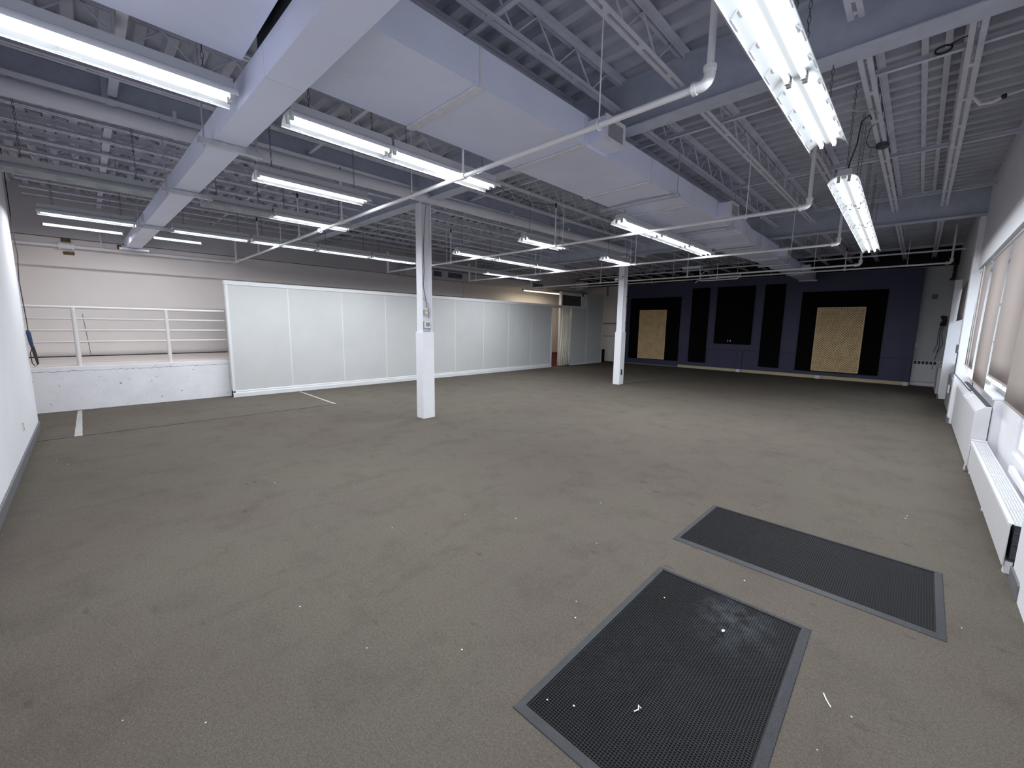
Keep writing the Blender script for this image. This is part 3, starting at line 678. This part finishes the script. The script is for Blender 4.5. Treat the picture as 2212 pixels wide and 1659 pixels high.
sprinkler_line(2.68, -12.035, -1.09, 'nearest white sprinkler pipe crossing in front of the near column', (-3.318, -6.035, -7.73, -10.1), (-1.79, -4.22, -6.83, -8.68), left_rise=-11.95)
sprinkler_line(6.0, -10.62, -1.13, 'second white sprinkler pipe, behind the near column', (-4.83, -7.87), (-1.74, -4.66, -8.03), left_rise=-10.72)
sprinkler_line(8.84, -10.6, -1.17, 'third white sprinkler pipe, before the far column', (-4.78, -7.78, -10.3), (-1.78, -4.9, -7.6), left_rise=-10.62)
sprinkler_line(11.85, -10.6, -1.13, 'fourth white sprinkler pipe, behind the far column', (-4.8, -7.6), (-1.9, -5.2), left_rise=-10.62)
t = sprinkler_line(14.2, -10.6, .30, 'fifth white sprinkler pipe, just before the blue wall', (-4.8, -1.6), (-.4, -3.3, -7.0), z=3.25)
q = thing('conduit_pipe', (-5, 14.8, 3.625), 'thin white pipe crossing high before the blue wall', 'pipe')
MB().tube((-10.5, 14.8, 3.625), (.57, 14.8, 3.625), .022, 10).build('pipe', PIPEG, q, smooth=True)
for x in (-8.5, -6.5, -4.2, -1.5): MB().tube((x, 14.8, 3.63), (x, 14.8, 3.87), .005, 6).build('rod', RODM, q)
q = thing('pipe_manifold', (-4.4, 12.3, 3.1), 'cluster of small white bent pipes hanging before the blue wall', 'pipe')
MB().path([(-4.75, 13.2, 3.40), (-4.7, 12.6, 3.2), (-4.7, 12.5, 3.02), (-4.6, 12.45, 3.0), (-3.7, 12.45, 3.0), (-3.62, 12.45, 3.05), (-3.62, 12.45, 3.12)], .015, 8).build('pipe', PIPEM, q, smooth=True)
MB().path([(-4.75, 13.2, 3.40), (-4.4, 12.5, 3.08), (-3.65, 12.45, 3.08)], .013, 8).build('pipe', PIPEM, q, smooth=True)
for x in (-4.7, -3.7): MB().tube((x, 12.47, 3.0), (x, 12.47, 4.11), .006, 6).build('rod', RODM, q)
MB().path([(-4.85, 12.6, 2.97), (-4.7, 12.55, 3.1), (-4.7, 12.5, 3.3)], .012, 8).build('pipe', PIPEM, q, smooth=True)

# main pipe on the rear wall with clamped valve
q = thing('sprinkler_main', (-12.09, .7, 3.06), 'white sprinkler main along the rear wall above the railing', 'pipe')
MB().tube((-12.09, -1.6, 3.045), (-12.09, 2.72, 3.075), .034, 14).build('pipe', PIPEM, q, smooth=True)
MB().tube((-12.09, 2.62, 3.074), (-12.09, 2.75, 3.076), .045, 14).build('end_tee', PIPEM, q, smooth=True)
MB().tube((-12.09, -.22, 3.06), (-12.09, -.04, 3.06), .058, 14).tube((-12.09, -.235, 3.06), (-12.09, -.205, 3.06), .072, 14).tube((-12.09, -.055, 3.06), (-12.09, -.025, 3.06), .072, 14).build('coupling', PIPEM, q, smooth=True)
MB().tube((-12.09, .37, 3.1), (-12.09, .36, 3.34), .011, 8).build('clip_rod', PIPEM, q)
MB().tube((-12.09, .34, 3.065), (-12.09, .38, 3.065), .042, 14).build('clip_ring', PIPEM, q)
for n_, (y0, y1, z0, z1, lb) in enumerate(((-.20, -.06, 3.14, 3.215, 'rough brown hole in the rear wall above the pipe coupling'), (-.19, -.03, 2.90, 2.965, 'rough brown hole in the rear wall below the pipe coupling'), (.60, .68, 3.1, 3.2, 'rough brown hole in the rear wall beside the branch duct'))):
    tag(MB().box(-12.21, -12.19, y0, y1, z0, z1).build('wall_hole', RUST, bevel=.01), lb, 'wall hole', 'rough holes in the rear wall')

# round drain pipe under the tie beam
q = thing('drain_pipe', (-5.95, 5, 3.68), 'thick round white drain pipe running lengthwise beside the near column', 'pipe')
def dzp(y): return 3.640+.0068*(y+1)
MB().tube((-5.93, -.62, dzp(-.6)), (-5.93, 11.5, dzp(11.5)), .078, 20).build('pipe', PIPEG, q, smooth=True)
for y in (.86, 1.62, 4.15, 5.05, 6.0, 7.85):
    z = dzp(y)
    MB().tube((-5.93, y-.018, z), (-5.93, y+.018, z), .084, 20).build('hanger_band', PIPEG, q, smooth=True)
    if y not in (5.05,):
        MB().box(-5.945, -5.915, y-.015, y+.015, z+.08, 3.85).build('hanger_strap', PIPEG, q)
MB().tube((-5.93, 5.05, dzp(5)), (-5.93, 5.5, dzp(5.5)), .083, 20).build('coupling', PIPEG, q, smooth=True)

# ================================================================== RAILING
q = thing('guard_railing', (-10.87, .5, .80), 'white four-rail guard railing on the concrete curb', 'railing')
for z, r in ((1.855, .024), (1.655, .02), (1.45, .02), (1.243, .02)):
    MB().tube((-10.87, -1.65, z-.004), (-10.87, 2.13, z), r, 12).build('rail', RAILM, q, smooth=True)
for y in (-.14, 1.145):
    MB().tube((-10.87, y, .80), (-10.87, y, 1.855), .034, 14).build('post', RAILM, q, smooth=True)

# hanging cable with blue plug by the left wall's end
q = thing('hanging_cable', (-9.25, -.58, 1.0), 'thin black cable with blue connector hanging at the left wall corner', 'cable')
MB().path([(-9.24, -.60, 4.1), (-9.24, -.60, 3.45), (-9.24, -.60, 3.18), (-9.24, -.60, 2.83), (-9.24, -.588, 2.55), (-9.24, -.61, 2.17), (-9.24, -.604, 1.95), (-9.24, -.595, 1.61), (-9.24, -.595, 1.46)], .006, 6).build('cord', DARK, q, smooth=True)
MB().path([(-9.24, -.60, 1.48), (-9.24, -.595, 1.44), (-9.24, -.585, 1.30), (-9.24, -.575, 1.22)], [.012, .024, .022, .016], 8).build('connector', BLUEP, q, smooth=True)
MB().path([(-9.24, -.575, 1.24), (-9.24, -.56, 1.12), (-9.24, -.545, .98)], [.02, .02, .012], 8).build('plug', DARK, q, smooth=True)
MB().path([(-9.24, -.58, 1.22), (-9.24, -.605, 1.14), (-9.24, -.60, 1.0), (-9.24, -.575, .95), (-9.24, -.55, .97), (-9.24, -.55, 1.05)], .006, 6).build('loop', DARK, q, smooth=True)
q = thing('wall_outlet', (-7.46, -.625, .38), 'white outlet plate low on the left wall', 'outlet')
MB().box(-7.5, -7.42, -.63, -.622, .32, .44).build('plate', PLASW, q, bevel=.003)
for z in (.355, .405): MB().box(-7.475, -7.445, -.622, -.6205, z-.014, z+.014).build('socket', BASEG, q)

# ================================================================== FLOOR ITEMS
def strip(name, p, w0, w1, m, label, cat):
    b = MB(); n = 9
    A = Vector(p[0]); B = Vector(p[1]); d = (B-A).normalized(); nn = Vector((-d.y, d.x, 0))
    for i in range(n+1):
        c = A.lerp(B, i/n); w = w0+(w1-w0)*i/n+random.uniform(-.006, .006)
        b.v += [tuple(c-nn*w/2+Vector((0, 0, .0005))), tuple(c+nn*w/2+Vector((0, 0, .0005))), tuple(c-nn*w/2+Vector((0, 0, .003))), tuple(c+nn*w/2+Vector((0, 0, .003)))]
    for i in range(n):
        k = 4*i; b.f += [(k+2, k+3, k+7, k+6), (k, k+2, k+6, k+4), (k+1, k+5, k+7, k+3)]
    b.f += [(0, 1, 3, 2), (4*n, 4*n+2, 4*n+3, 4*n+1)]
    return tag(b.build(name, m), label, cat)
strip('floor_tape', ((-10.74, -.215, 0), (-8.37, -.215, 0)), .06, .085, TAPE, 'pale worn floor tape strip beside the left wall', 'tape', )
strip('floor_tape', ((-10.48, 3.456, 0), (-8.40, 3.44, 0)), .05, .045, TAPE, 'pale worn floor tape strip in front of the white partition', 'tape')
def floor_mat(x0, x1, y0, y1, label, skew=0.0, pitch=.0125, rub=None):
    rub = rub or RUBBER
    cx, cyy = (x0+x1)/2, (y0+y1)/2
    t = thing('floor_mat', (cx, cyy, 0), label, 'floor mat'); t.rotation_euler = (0, 0, skew)
    hx, hy = (x1-x0)/2, (y1-y0)/2; w = .042
    MB().box(-hx+w, hx-w, -hy+w, hy-w, .001, .006).build('base_sheet', rub, t, local=True)
    b = MB()
    o = [(-hx, -hy), (hx, -hy), (hx, hy), (-hx, hy)]; i_ = [(-hx+w, -hy+w), (hx-w, -hy+w), (hx-w, hy-w), (-hx+w, hy-w)]
    b.v = [(a, c, .0008) for a, c in o]+[(a*.995, c*.995, .004) for a, c in o]+[(a, c, .013) for a, c in i_]+[(a, c, .001) for a, c in i_]
    for k in range(4):
        l = (k+1) % 4; b.f += [(k, l, 4+l, 4+k), (4+k, 4+l, 8+l, 8+k), (8+k, 8+l, 12+l, 12+k), (12+k, 12+l, l, k)]
    b.build('ramp_border', RUBBERB, t, local=True)
    nb = MB(); nx = int((2*hx-2*w)/pitch); ny = int((2*hy-2*w)/pitch)
    for i in range(nx):
        for j in range(ny):
            X = -hx+w+pitch*(i+.5)+(2*hx-2*w-nx*pitch)/2; Y = -hy+w+pitch*(j+.5)+(2*hy-2*w-ny*pitch)/2
            n = len(nb.v); a = pitch*.33; c = pitch*.20
            nb.v += [(X-a, Y-a, .006), (X+a, Y-a, .006), (X+a, Y+a, .006), (X-a, Y+a, .006), (X-c, Y-c, .0125), (X+c, Y-c, .0125), (X+c, Y+c, .0125), (X-c, Y+c, .0125)]
            nb.f += [(n+4, n+5, n+6, n+7), (n, n+1, n+5, n+4), (n+1, n+2, n+6, n+5), (n+2, n+3, n+7, n+6), (n+3, n, n+4, n+7)]
    stuff(nb.build('rubber_nubs', rub, t, local=True))
    return t
floor_mat(-1.105, -.235, 1.16, 2.66, 'black rubber scraper mat nearest the viewer, reaching the bottom edge', skew=.018, rub=RUBBERD)
floor_mat(-1.215, .29, 3.085, 3.985, 'black rubber scraper mat beyond the near one, towards the window wall', skew=-.008)
lint = [(-2.32, 2.45), (-2.68, 2.18), (-6.8, -.29), (-7.09, -.38), (-5.51, 1.42), (-1.98, 3.26), (-1.23, 1.81), (-2.42, .73), (-2.19, -.04), (-.11, 1.88), (.09, 4.96), (-4.6, 1.22), (.1, 5.04), (-.65, 2.9), (-1.94, .2), (-.03, 2.16), (-1.31, 1.93), (-1.85, .86), (-1.5, 1.2), (-2.9, 1.6), (-1.6, 2.6), (.35, 3.3)]
def chip(name, x, y, z, s, label, group=None, sx=1.0):
    b = MB(); n = 6
    a0 = random.uniform(0, 6)
    top = []
    for k, zz in ((0, z), (1, z+.5*s)):
        for i in range(n):
            a = a0+2*math.pi*i/n; rr = s*(.7+.5*random.random())*(1 if k == 0 else .7); b.v.append((x+rr*math.cos(a)*sx, y+rr*math.sin(a), zz))
    b.f = [tuple(range(n))[::-1], tuple(range(n, 2*n))]+[(i, (i+1) % n, n+(i+1) % n, n+i) for i in range(n)]
    return tag(b.build(name, LINT), label, 'debris', group)
for x, y in lint: chip('lint_bit', x, y, .0005, random.uniform(.003, .0058), 'tiny white lint bit scattered on the brown carpet', 'white lint bits on the carpet')
chip('paper_chip', -.59, 2.29, .0130, .011, 'larger white chip lying on the nearest rubber mat', None)
for x, y in ((-.94, 2.33), (-.90, 1.34), (-1.0, 1.28)): chip('mat_lint_bit', x, y, .0130, .005, 'tiny white lint bit lying on the nearest rubber mat', 'white lint bits on the near mat')
tag(MB().path([(-.70, 1.50, .016), (-.69, 1.52, .017), (-.70, 1.54, .016), (-.685, 1.535, .0155)], .003, 5).build('paper_curl', LINT), 'small curled white scrap on the nearest mat', 'debris')
tag(MB().path([(-.135, 2.215, .003), (-.12, 2.18, .0045), (-.10, 2.15, .003)], .003, 5).build('white_thread', LINT), 'short white stick on the carpet right of the near mat', 'debris')

# ================================================================== FAR WALL PANELS
def kx(x): return x*.9777
def kz(z): return 1.65+(z-1.65)*.9777
def acoustic(x0, x1, z0, z1, label, lattice=None):
    x0, x1, z0, z1 = kx(x0), kx(x1), kz(z0), kz(z1)
    t = thing('acoustic_panel', ((x0+x1)/2, K, z0), label, 'wall panel')
    MB().box(x0, x1, K-.07, K-.002, z0, z1).build('fabric_face', FABRIC, t, bevel=.015)
    MB().box(x0-.004, x1+.004, K-.03, K-.001, z0-.004, z1+.004).build('back_frame', FRAMEB, t)
    return t
def lattice(x0, x1, z0, z1, label):
    x0, x1, z0, z1 = kx(x0), kx(x1), kz(z0), kz(z1); y = K-.09
    t = thing('lattice_panel', ((x0+x1)/2, y, z0), label, 'lattice')
    f = .028
    MB().box(x0, x1, y-.012, y+.018, z0, z0+f).box(x0, x1, y-.012, y+.018, z1-f, z1).box(x0, x0+f, y-.012, y+.018, z0+f, z1-f).box(x1-f, x1, y-.012, y+.018, z0+f, z1-f).build('frame', WOOD, t, bevel=.002)
    W, H = x1-x0, z1-z0; p = .076
    for s in (1, -1):
        b = MB(); c = -H if s > 0 else 0.0
        end = W if s > 0 else W+H
        c += p/2
        while c < end:
            # line u = c + s*v  (u along x, v along z)
            pts = []
            for v in (0, H):
                u = c+s*v
                if 0 <= u <= W: pts.append((u, v))
            for u in (0, W):
                v = (u-c)/s
                if 0 < v < H: pts.append((u, v))
            if len(pts) >= 2:
                A, B = pts[0], pts[1]
                if math.dist(A, B) > .05: b.bar((x0+A[0], y+(.006 if s > 0 else -.001), z0+A[1]), (x0+B[0], y+(.006 if s > 0 else -.001), z0+B[1]), .030, .006)
            c += p
        stuff(b.build('diagonal_slats', WOOD, t))
    return t
acoustic(-9.745, -7.42, .235, 2.968, 'large square black fabric panel at the left of the blue wall, behind a lattice')
acoustic(-6.95, -6.265, .25, 3.288, 'tall narrow black fabric panel left of the middle one')
mp = acoustic(-5.96, -4.618, 1.055, 3.285, 'shorter wide black fabric panel in the middle of the blue wall')
for x in (-5.42, -5.33): MB().box(kx(x)-.012, kx(x)+.012, K-.076, K-.07, kz(1.145), kz(1.215)).build('tag', PLASW, mp)
acoustic(-4.28, -3.634, .247, 3.295, 'tall narrow black fabric panel right of the middle one')
acoustic(-3.104, -.84, .217, 2.97, 'large square black fabric panel at the right of the blue wall, behind a lattice')
lattice(-9.255, -7.99, .258, 2.427, 'tan wooden lattice panel on the left black fabric panel')
lattice(-2.617, -1.325, .244, 2.427, 'tan wooden lattice panel on the right black fabric panel')
# far right corner
q = thing('wall_convector', (.2, YF-.06, .05), 'white convector with dark slots on the far wall right of the blue wall', 'radiator')
MB().box(-.06, .56, YF-.11, YF-.001, .14, .80).build('casing', RADM, q, bevel=.006)
for i in range(6): MB().box(-.03+i*.085, .03+i*.085, YF-.114, YF-.109, .68, .77).build('slot', GRILD, q)
tag(MB().box(.15, .27, YF-.03, YF-.001, 2.62, 2.76).build('junction_box', BASEG, bevel=.004), 'small grey junction box high on the far wall right of the blue wall', 'junction box')
q = thing('wall_thermostat', (-.03, YF-.03, 1.2), 'small white thermostat on the far wall at the blue edge', 'thermostat')
MB().box(-.07, .0, YF-.035, YF-.001, 1.19, 1.31).build('body', PLASW, q, bevel=.004)
q = thing('cable_reel', (.47, YF-.08, 1.75), 'dark hanging cable bundle in the far right corner', 'cable')
MB().path([(.47+.06*math.cos(a*1.9), YF-.05-.02*math.sin(a*3), 1.98+.14*math.sin(a)) for a in [i*.45 for i in range(44)]], .014, 6).build('coil', DARK, q, smooth=True)
for dx, b_ in ((0, .55), (.04, 1.0), (-.03, 1.05)): MB().path([(.45+dx, YF-.04, 1.86), (.43+dx, YF-.03, 1.6), (.46+dx*1.6, YF-.035, 1.3), (.38+dx, YF-.12, b_)], .006, 6).build('cord', DARK, q, smooth=True)
q = thing('corner_pipe', (.46, 17.6, 3.2), 'dark pipe elbow coming down in the far right corner', 'pipe')
MB().path([(.42, 17.65, 3.67), (.50, 17.65, 3.66), (.53, 17.65, 3.58), (.53, 17.65, 3.2)], .035, 10).build('pipe', DARK, q, smooth=True)
MB().box(.46, .56, 17.6, 17.7, 3.14, 3.2).build('clamp', DARK, q)
tag(MB().box(-10.72, -10.60, 16.95, 17.15, .0, .60).build('black_board', FRAMEB, bevel=.004), 'narrow black board standing past the partition end', 'board')
tag(MB().box(-10.98, -10.92, YF-.05, YF-.001, 3.1, 3.56).build('dark_conduit', BASEG), 'short dark conduit on the far wall above the partition end', 'pipe')
q = thing('unit_heater', (-11.9, 16.9, 3.4), 'grey unit heater box under the roof beyond the partition', 'heater')
MB().box(-12.1, -11.65, 16.7, 17.1, 3.38, 3.78).build('casing', STEEL, q, bevel=.01)
MB().box(-11.648, -11.64, 16.75, 17.05, 3.43, 3.73).build('grille', WALLU, q)
for y in (16.75, 17.05): MB().tube((-11.9, y, 3.78), (-11.9, y, 4.11), .006, 6).build('rod', RODM, q)

# curtain
b = MB(); n = 90
for i in range(n+1):
    u = i/n
    for zz, k, a in ((2.415, .86, .03), (1.6, .93, .055), (.9, 1.0, .065), (.03, 1.16, .075)):
        y = 14.34-(1-u)*.66*k; x = PX-.025+a*math.sin(u*38+.6*math.sin(u*13))+.01*math.sin(u*97)
        b.v.append((x, y, zz))
for i in range(n):
    for j in range(3): b.f.append((i*4+j, i*4+j+1, (i+1)*4+j+1, (i+1)*4+j))
q = thing('door_curtain', (PX-.05, 14.05, .03), 'cream gathered curtain hanging in the partition doorway', 'curtain')
co_ = b.build('cloth', CURT, q, smooth=True); sm = co_.modifiers.new('solid', 'SOLIDIFY'); sm.thickness = .004
MB().tube((PX-.05, 13.11, 2.40), (PX-.05, 14.38, 2.40), .010, 8).build('curtain_rod', RODM, q)

# ================================================================== WINDOW WALL ITEMS
def shade(y0, y1, zb, ztop, label, ry0=None, ry1=None, cords=(), x=.635, skew=0.0):
    t = thing('roller_shade', (x, (y0+y1)/2, zb), label, 'window shade')
    b = MB(); n = 8
    for j in range(n+1):
        z = zb+(ztop-zb)*j/n; s = skew*(1-j/n); xx = x-.018*math.sin(math.pi*(1-j/n)*.5)*(1 if skew == 0 else 1.6)
        b.v += [(xx, y0+s, z), (xx, y1+s, z)]
    b.f = [(2*i, 2*i+1, 2*i+3, 2*i+2) for i in range(n)]
    o = b.build('cloth', SHADE, t, smooth=True); md = o.modifiers.new('solid', 'SOLIDIFY'); md.thickness = .0015
    xb = x-.018*(1 if skew == 0 else 1.6)
    MB().box(xb-.006, xb+.006, y0+skew, y1+skew, zb-.014, zb+.004).build('hem_bar', SHADE, t)
    MB().tube((x+.012, ry0 or y0-.04, ztop+.012), (x+.012, ry1 or y1+.04, ztop+.012), .026, 14).build('roller', ALU, t, smooth=True)
    for (yy, zz) in cords:
        MB().tube((x-.03, yy, ztop), (x-.03, yy, zz), .009, 6).build('pull_cord', PLASW, t)
    return t
shade(9.22, 10.56, 1.115, 2.66, 'beige roller shade with two white cords, farthest of the four near ones', 9.2, 10.72, cords=((10.05, 1.05), (9.7, 1.0)))
shade(7.36, 8.84, .985, 2.66, 'beige roller shade second from the back, swinging out at the bottom', 7.32, 9.0, skew=-.12)
shade(5.60, 7.22, 1.178, 2.66, 'wide beige roller shade second from the viewer', 5.59, 7.26)
shade(4.20, 5.56, 1.055, 2.66, 'beige roller shade closest to the viewer at the right edge', 4.18, 5.57, skew=.12)
shade(12.55, 14.70, 1.93, 2.68, 'short dark-looking beige roller shade beyond the second pilaster', 12.4, 14.73, x=.62)
# near low radiator
q = thing('panel_radiator', (.64, 5.8, 0), 'long low white radiator with perforated top nearest the viewer', 'radiator')
X0, X1, Y0, Y1, ZB, ZT = .58, .712, 4.30, 7.32, .055, .358
MB().box(X0, X0+.010, Y0, Y1, ZB, ZT-.012).build('front_panel', RADM, q, bevel=.003)
MB().box(X0+.03, X1-.01, Y0+.02, Y1-.02, ZB+.03, ZT-.03).build('core', RADD, q)
MB().box(X1-.008, X1, Y0, Y1, ZB, ZT-.012).build('back_panel', RADM, q)
def perf_top(y0, y1):
    b = MB(); x0, x1 = X0+.024, X1-.014; px = .0155; py = .0195
    nx = int((x1-x0)/px); ny = int((y1-y0-.03)/py); y00 = y0+.015; hx = .0042; hy = .0056
    def quad(a, b_, c, d): n = len(b.v); b.v.extend([(a, c, ZT), (b_, c, ZT), (b_, d, ZT), (a, d, ZT)]); b.f.append((n, n+1, n+2, n+3))
    quad(X0, x0, y0, y1); quad(x1, X1, y0, y1); quad(x0, x1, y0, y00); quad(x0, x1, y00+ny*py, y1)
    if x1-(x0+nx*px) > 1e-5: quad(x0+nx*px, x1, y00, y00+ny*py)
    for j in range(ny):
        ya = y00+j*py; quad(x0, x0+nx*px, ya, ya+py/2-hy); quad(x0, x0+nx*px, ya+py/2+hy, ya+py)
        for i in range(nx+1):
            a = x0+i*px-(px/2-hx) if i > 0 else x0; c = x0+i*px+(px/2-hx) if i < nx else x0+nx*px
            quad(a, c, ya+py/2-hy, ya+py/2+hy)
    o = b.build('perforated_top', RADM, q); md = o.modifiers.new('solid', 'SOLIDIFY'); md.thickness = .004; md.offset = -1
perf_top(4.30, 5.73); perf_top(5.74, 7.32)
MB().tube((X0+.006, 4.30, ZT-.006), (X0+.006, 7.32, ZT-.006), .0075, 8).build('rounded_edge', RADM, q, smooth=True)
for y in (4.33, 5.72, 7.15): MB().box(X0+.012, X0+.05, y-.02, y+.02, 0, ZB+.03).build('foot', WALLW, q)
for z in (.30, .22, .12): MB().box(X0+.03, X1-.015, Y0+.004, Y0+.02, z-.006, z+.006).build('fin', RADD, q)
MB().path([(X1-.035, 4.30, .285), (X1-.035, 4.25, .285), (X1-.03, 4.235, .27), (X1-.03, 4.235, .14), (X1-.035, 4.25, .125), (X1-.035, 4.30, .125)], .016, 8).build('valve_pipe', PIPEM, q, smooth=True)
tag(MB().prism([(5.05, .36), (5.95, .36), (5.95, .42), (5.1, .40)], 'x', .735, .765).build('leaning_board', WALLW), 'thin white board leaning behind the near low radiator', 'board')
# hooded convectors
def hood(y0, y1, m, label, x0=.58, ends=True, z0=.03):
    t = thing('hooded_convector', (x0+.06, (y0+y1)/2, 0), label, 'radiator')
    pr_ = [(x0, z0), (x0, .70), (x0+.012, .72), (x0+.075, .775), (x0+.13, .775), (x0+.13, z0)]
    MB().prism(pr_, 'y', y0, y1).build('casing', m, t, bevel=.004)
    MB().box(x0+.085, x0+.125, y0+.03, y1-.03, .776, .79).build('outlet_grille', RADD, t)
    for f in (.42, .5): MB().bar((x0-.001, y0+(y1-y0)*f, .702), (x0+.073, y0+(y1-y0)*f, .778), .02, .02).build('joint_strip', WALLW, t)
    MB().box(x0+.02, x0+.12, y0, y1, 0, z0+.002).build('plinth', RADD, t)
    return t
hood(7.42, 10.84, RADM, 'tall white hooded convector between the low radiator and the second pilaster')
hood(11.2, 13.7, RADG, 'grey hooded convector just beyond the second pilaster')
hood(15.6, 17.1, RADM, 'white hooded convector in the far corner bay', x0=.46)
q = thing('side_flap', (.565, 7.35, 0), 'loose white end flap leaning off the tall convector', 'board')
MB().prism([(.552, .02), (.562, .02), (.575, .33), (.565, .33)], 'y', 7.20, 7.24).build('sheet', RADM, q)
MB().box(.585, .715, 7.325, 7.41, .352, .372).build('cap_shelf', RADM, q)
tag(MB().box(.535, .56, 12.15, 12.4, .42, .58).build('control_box', PLASW, bevel=.006), 'small white control box on the grey convector', 'control box')
q = thing('window_cable', (.66, 9.5, .9), 'thin black cable looping along the window sill', 'cable')
MB().path([(.525, 10.85, 1.3), (.525, 10.84, .92), (.60, 10.4, .83), (.62, 9.6, .80), (.63, 9.0, .80), (.62, 8.75, .86), (.62, 8.8, .96), (.63, 9.0, 1.0), (.66, 9.1, .95)], .006, 6).build('cord', DARK, q, smooth=True)
tag(MB().box(.505, .53, 10.95, 11.1, 1.28, 1.43).build('switch_box', BASEG, bevel=.004), 'small grey switch box on the second pilaster', 'switch')

# ================================================================== CEILING WIRING ODDMENTS
q = thing('flex_conduit', (.1, 6.2, 3.9), 'white flexible conduit loop hanging from the joist at the upper right', 'conduit')
MB().path([(.10, 4.4, 3.96), (.10, 5.2, 3.955), (.10, 5.9, 3.95), (.11, 6.15, 3.90), (.18, 6.22, 3.83), (.26, 6.22, 3.825), (.31, 6.2, 3.84)], .016, 8).build('conduit', PIPEM, q, smooth=True)
MB().path([(.31, 6.2, 3.84), (.34, 6.2, 3.845)], .022, 8).build('connector', DARK, q)
MB().path([(.34, 6.2, 3.845), (.44, 6.2, 3.86), (.585, 6.2, 3.88)], .010, 8).build('lead', PIPEM, q, smooth=True)
q = thing('wire_coil', (-.1, 5.08, 3.95), 'coil of dark wire hanging on the bracing at the upper right', 'cable')
MB().path([(-.11+.05*math.cos(i*.5), 5.022+.012*math.sin(i*.21), 3.90+.028*math.sin(i*.5)) for i in range(52)], .005, 5).build('coil', DARK, q, smooth=True)
MB().path([(-.07, 5.022, 3.925), (-.02, 5.022, 3.94), (.05, 5.022, 3.95)], .005, 5).build('tail', DARK, q, smooth=True)
MB().path([(-.60, 5.95, 3.84), (-.60, 5.7, 3.80), (-.60, 5.4, 3.67), (-.60, 5.08, 3.53), (-.63, 5.25, 3.40), (-.69, 5.45, 3.30), (-.70, 5.50, 3.235)], .0065, 6).build('power_cord', DARK, CORD_LAMP, smooth=True)
q = thing('roof_box', (-.55, 6.72, 3.78), 'dark round junction box under the third joist by the windows', 'junction box')
MB().path([(-.55, 6.72, 3.775), (-.55, 6.72, 3.79), (-.55, 6.72, 3.826)], [.05, .062, .062], 12).build('body', RADD, q)
MB().path([(-.58, 6.68, 3.79), (-.64, 6.5, 3.74), (-.66, 6.3, 3.74), (-.62, 6.1, 3.80), (-.58, 6.05, 3.83)], .004, 5).build('lead', DARK, q, smooth=True)
q = thing('light_feed', (-.58, 5.5, 3.6), 'thin grey conduit arching from the joist towards the bright lights', 'conduit')
MB().path([(-.515, 6.5, 3.86), (-.515, 6.2, 3.865), (-.53, 5.9, 3.85), (-.56, 5.5, 3.77), (-.58, 4.9, 3.55), (-.60, 4.2, 3.32)], .006, 6).build('conduit', RODM, q, smooth=True)
q = thing('drop_pipe', (-.60, 4.0, 3.86), 'short capped white pipe stub beside the near girder', 'pipe')
MB().tube((-.60, 3.95, 4.11), (-.57, 3.95, 3.84), .022, 10).build('pipe', PIPEM, q, smooth=True)
q = thing('torn_wrap', (-4.6, .42, 3.8), 'torn pale sheet wrapped on the bracing at the upper left', 'sheet')
b = MB(); n = 10
for i in range(n+1):
    u = i/n; e = .05*random.random()+(.05 if i in (5, 9, 10) else 0)
    for zz, yy in ((3.965, .43), (3.90, .345), (3.80-e, .335)): b.v.append((-4.66+.20*u+.004*math.sin(u*20), yy+.008*math.sin(u*15), zz))
for i in range(n):
    for k in range(2): b.f.append((3*i+k, 3*i+k+1, 3*i+k+4, 3*i+k+3))
o = b.build('sheet', INSUL, q); md = o.modifiers.new('solid', 'SOLIDIFY'); md.thickness = .003
MB().path([(-7.6, 6.0, 3.83), (-7.2, 6.0, 3.78), (-7.0, 5.9, 3.55), (-7.0, 5.7, 3.35), (-6.97, 5.55, 3.25)], .005, 5).build('power_cord', PIPEM, WIRE_LAMP, smooth=True)
q = thing('hanging_wire', (-4.5, 5.2, 3.8), 'dark thin wire drooping between the joists right of the near column', 'cable')
MB().path([(-4.9, 4.3, 3.86), (-4.9, 4.8, 3.74), (-4.9, 5.4, 3.70), (-4.9, 6.0, 3.78), (-4.9, 6.1, 3.84)], .005, 5).build('wire', DARK, q, smooth=True)
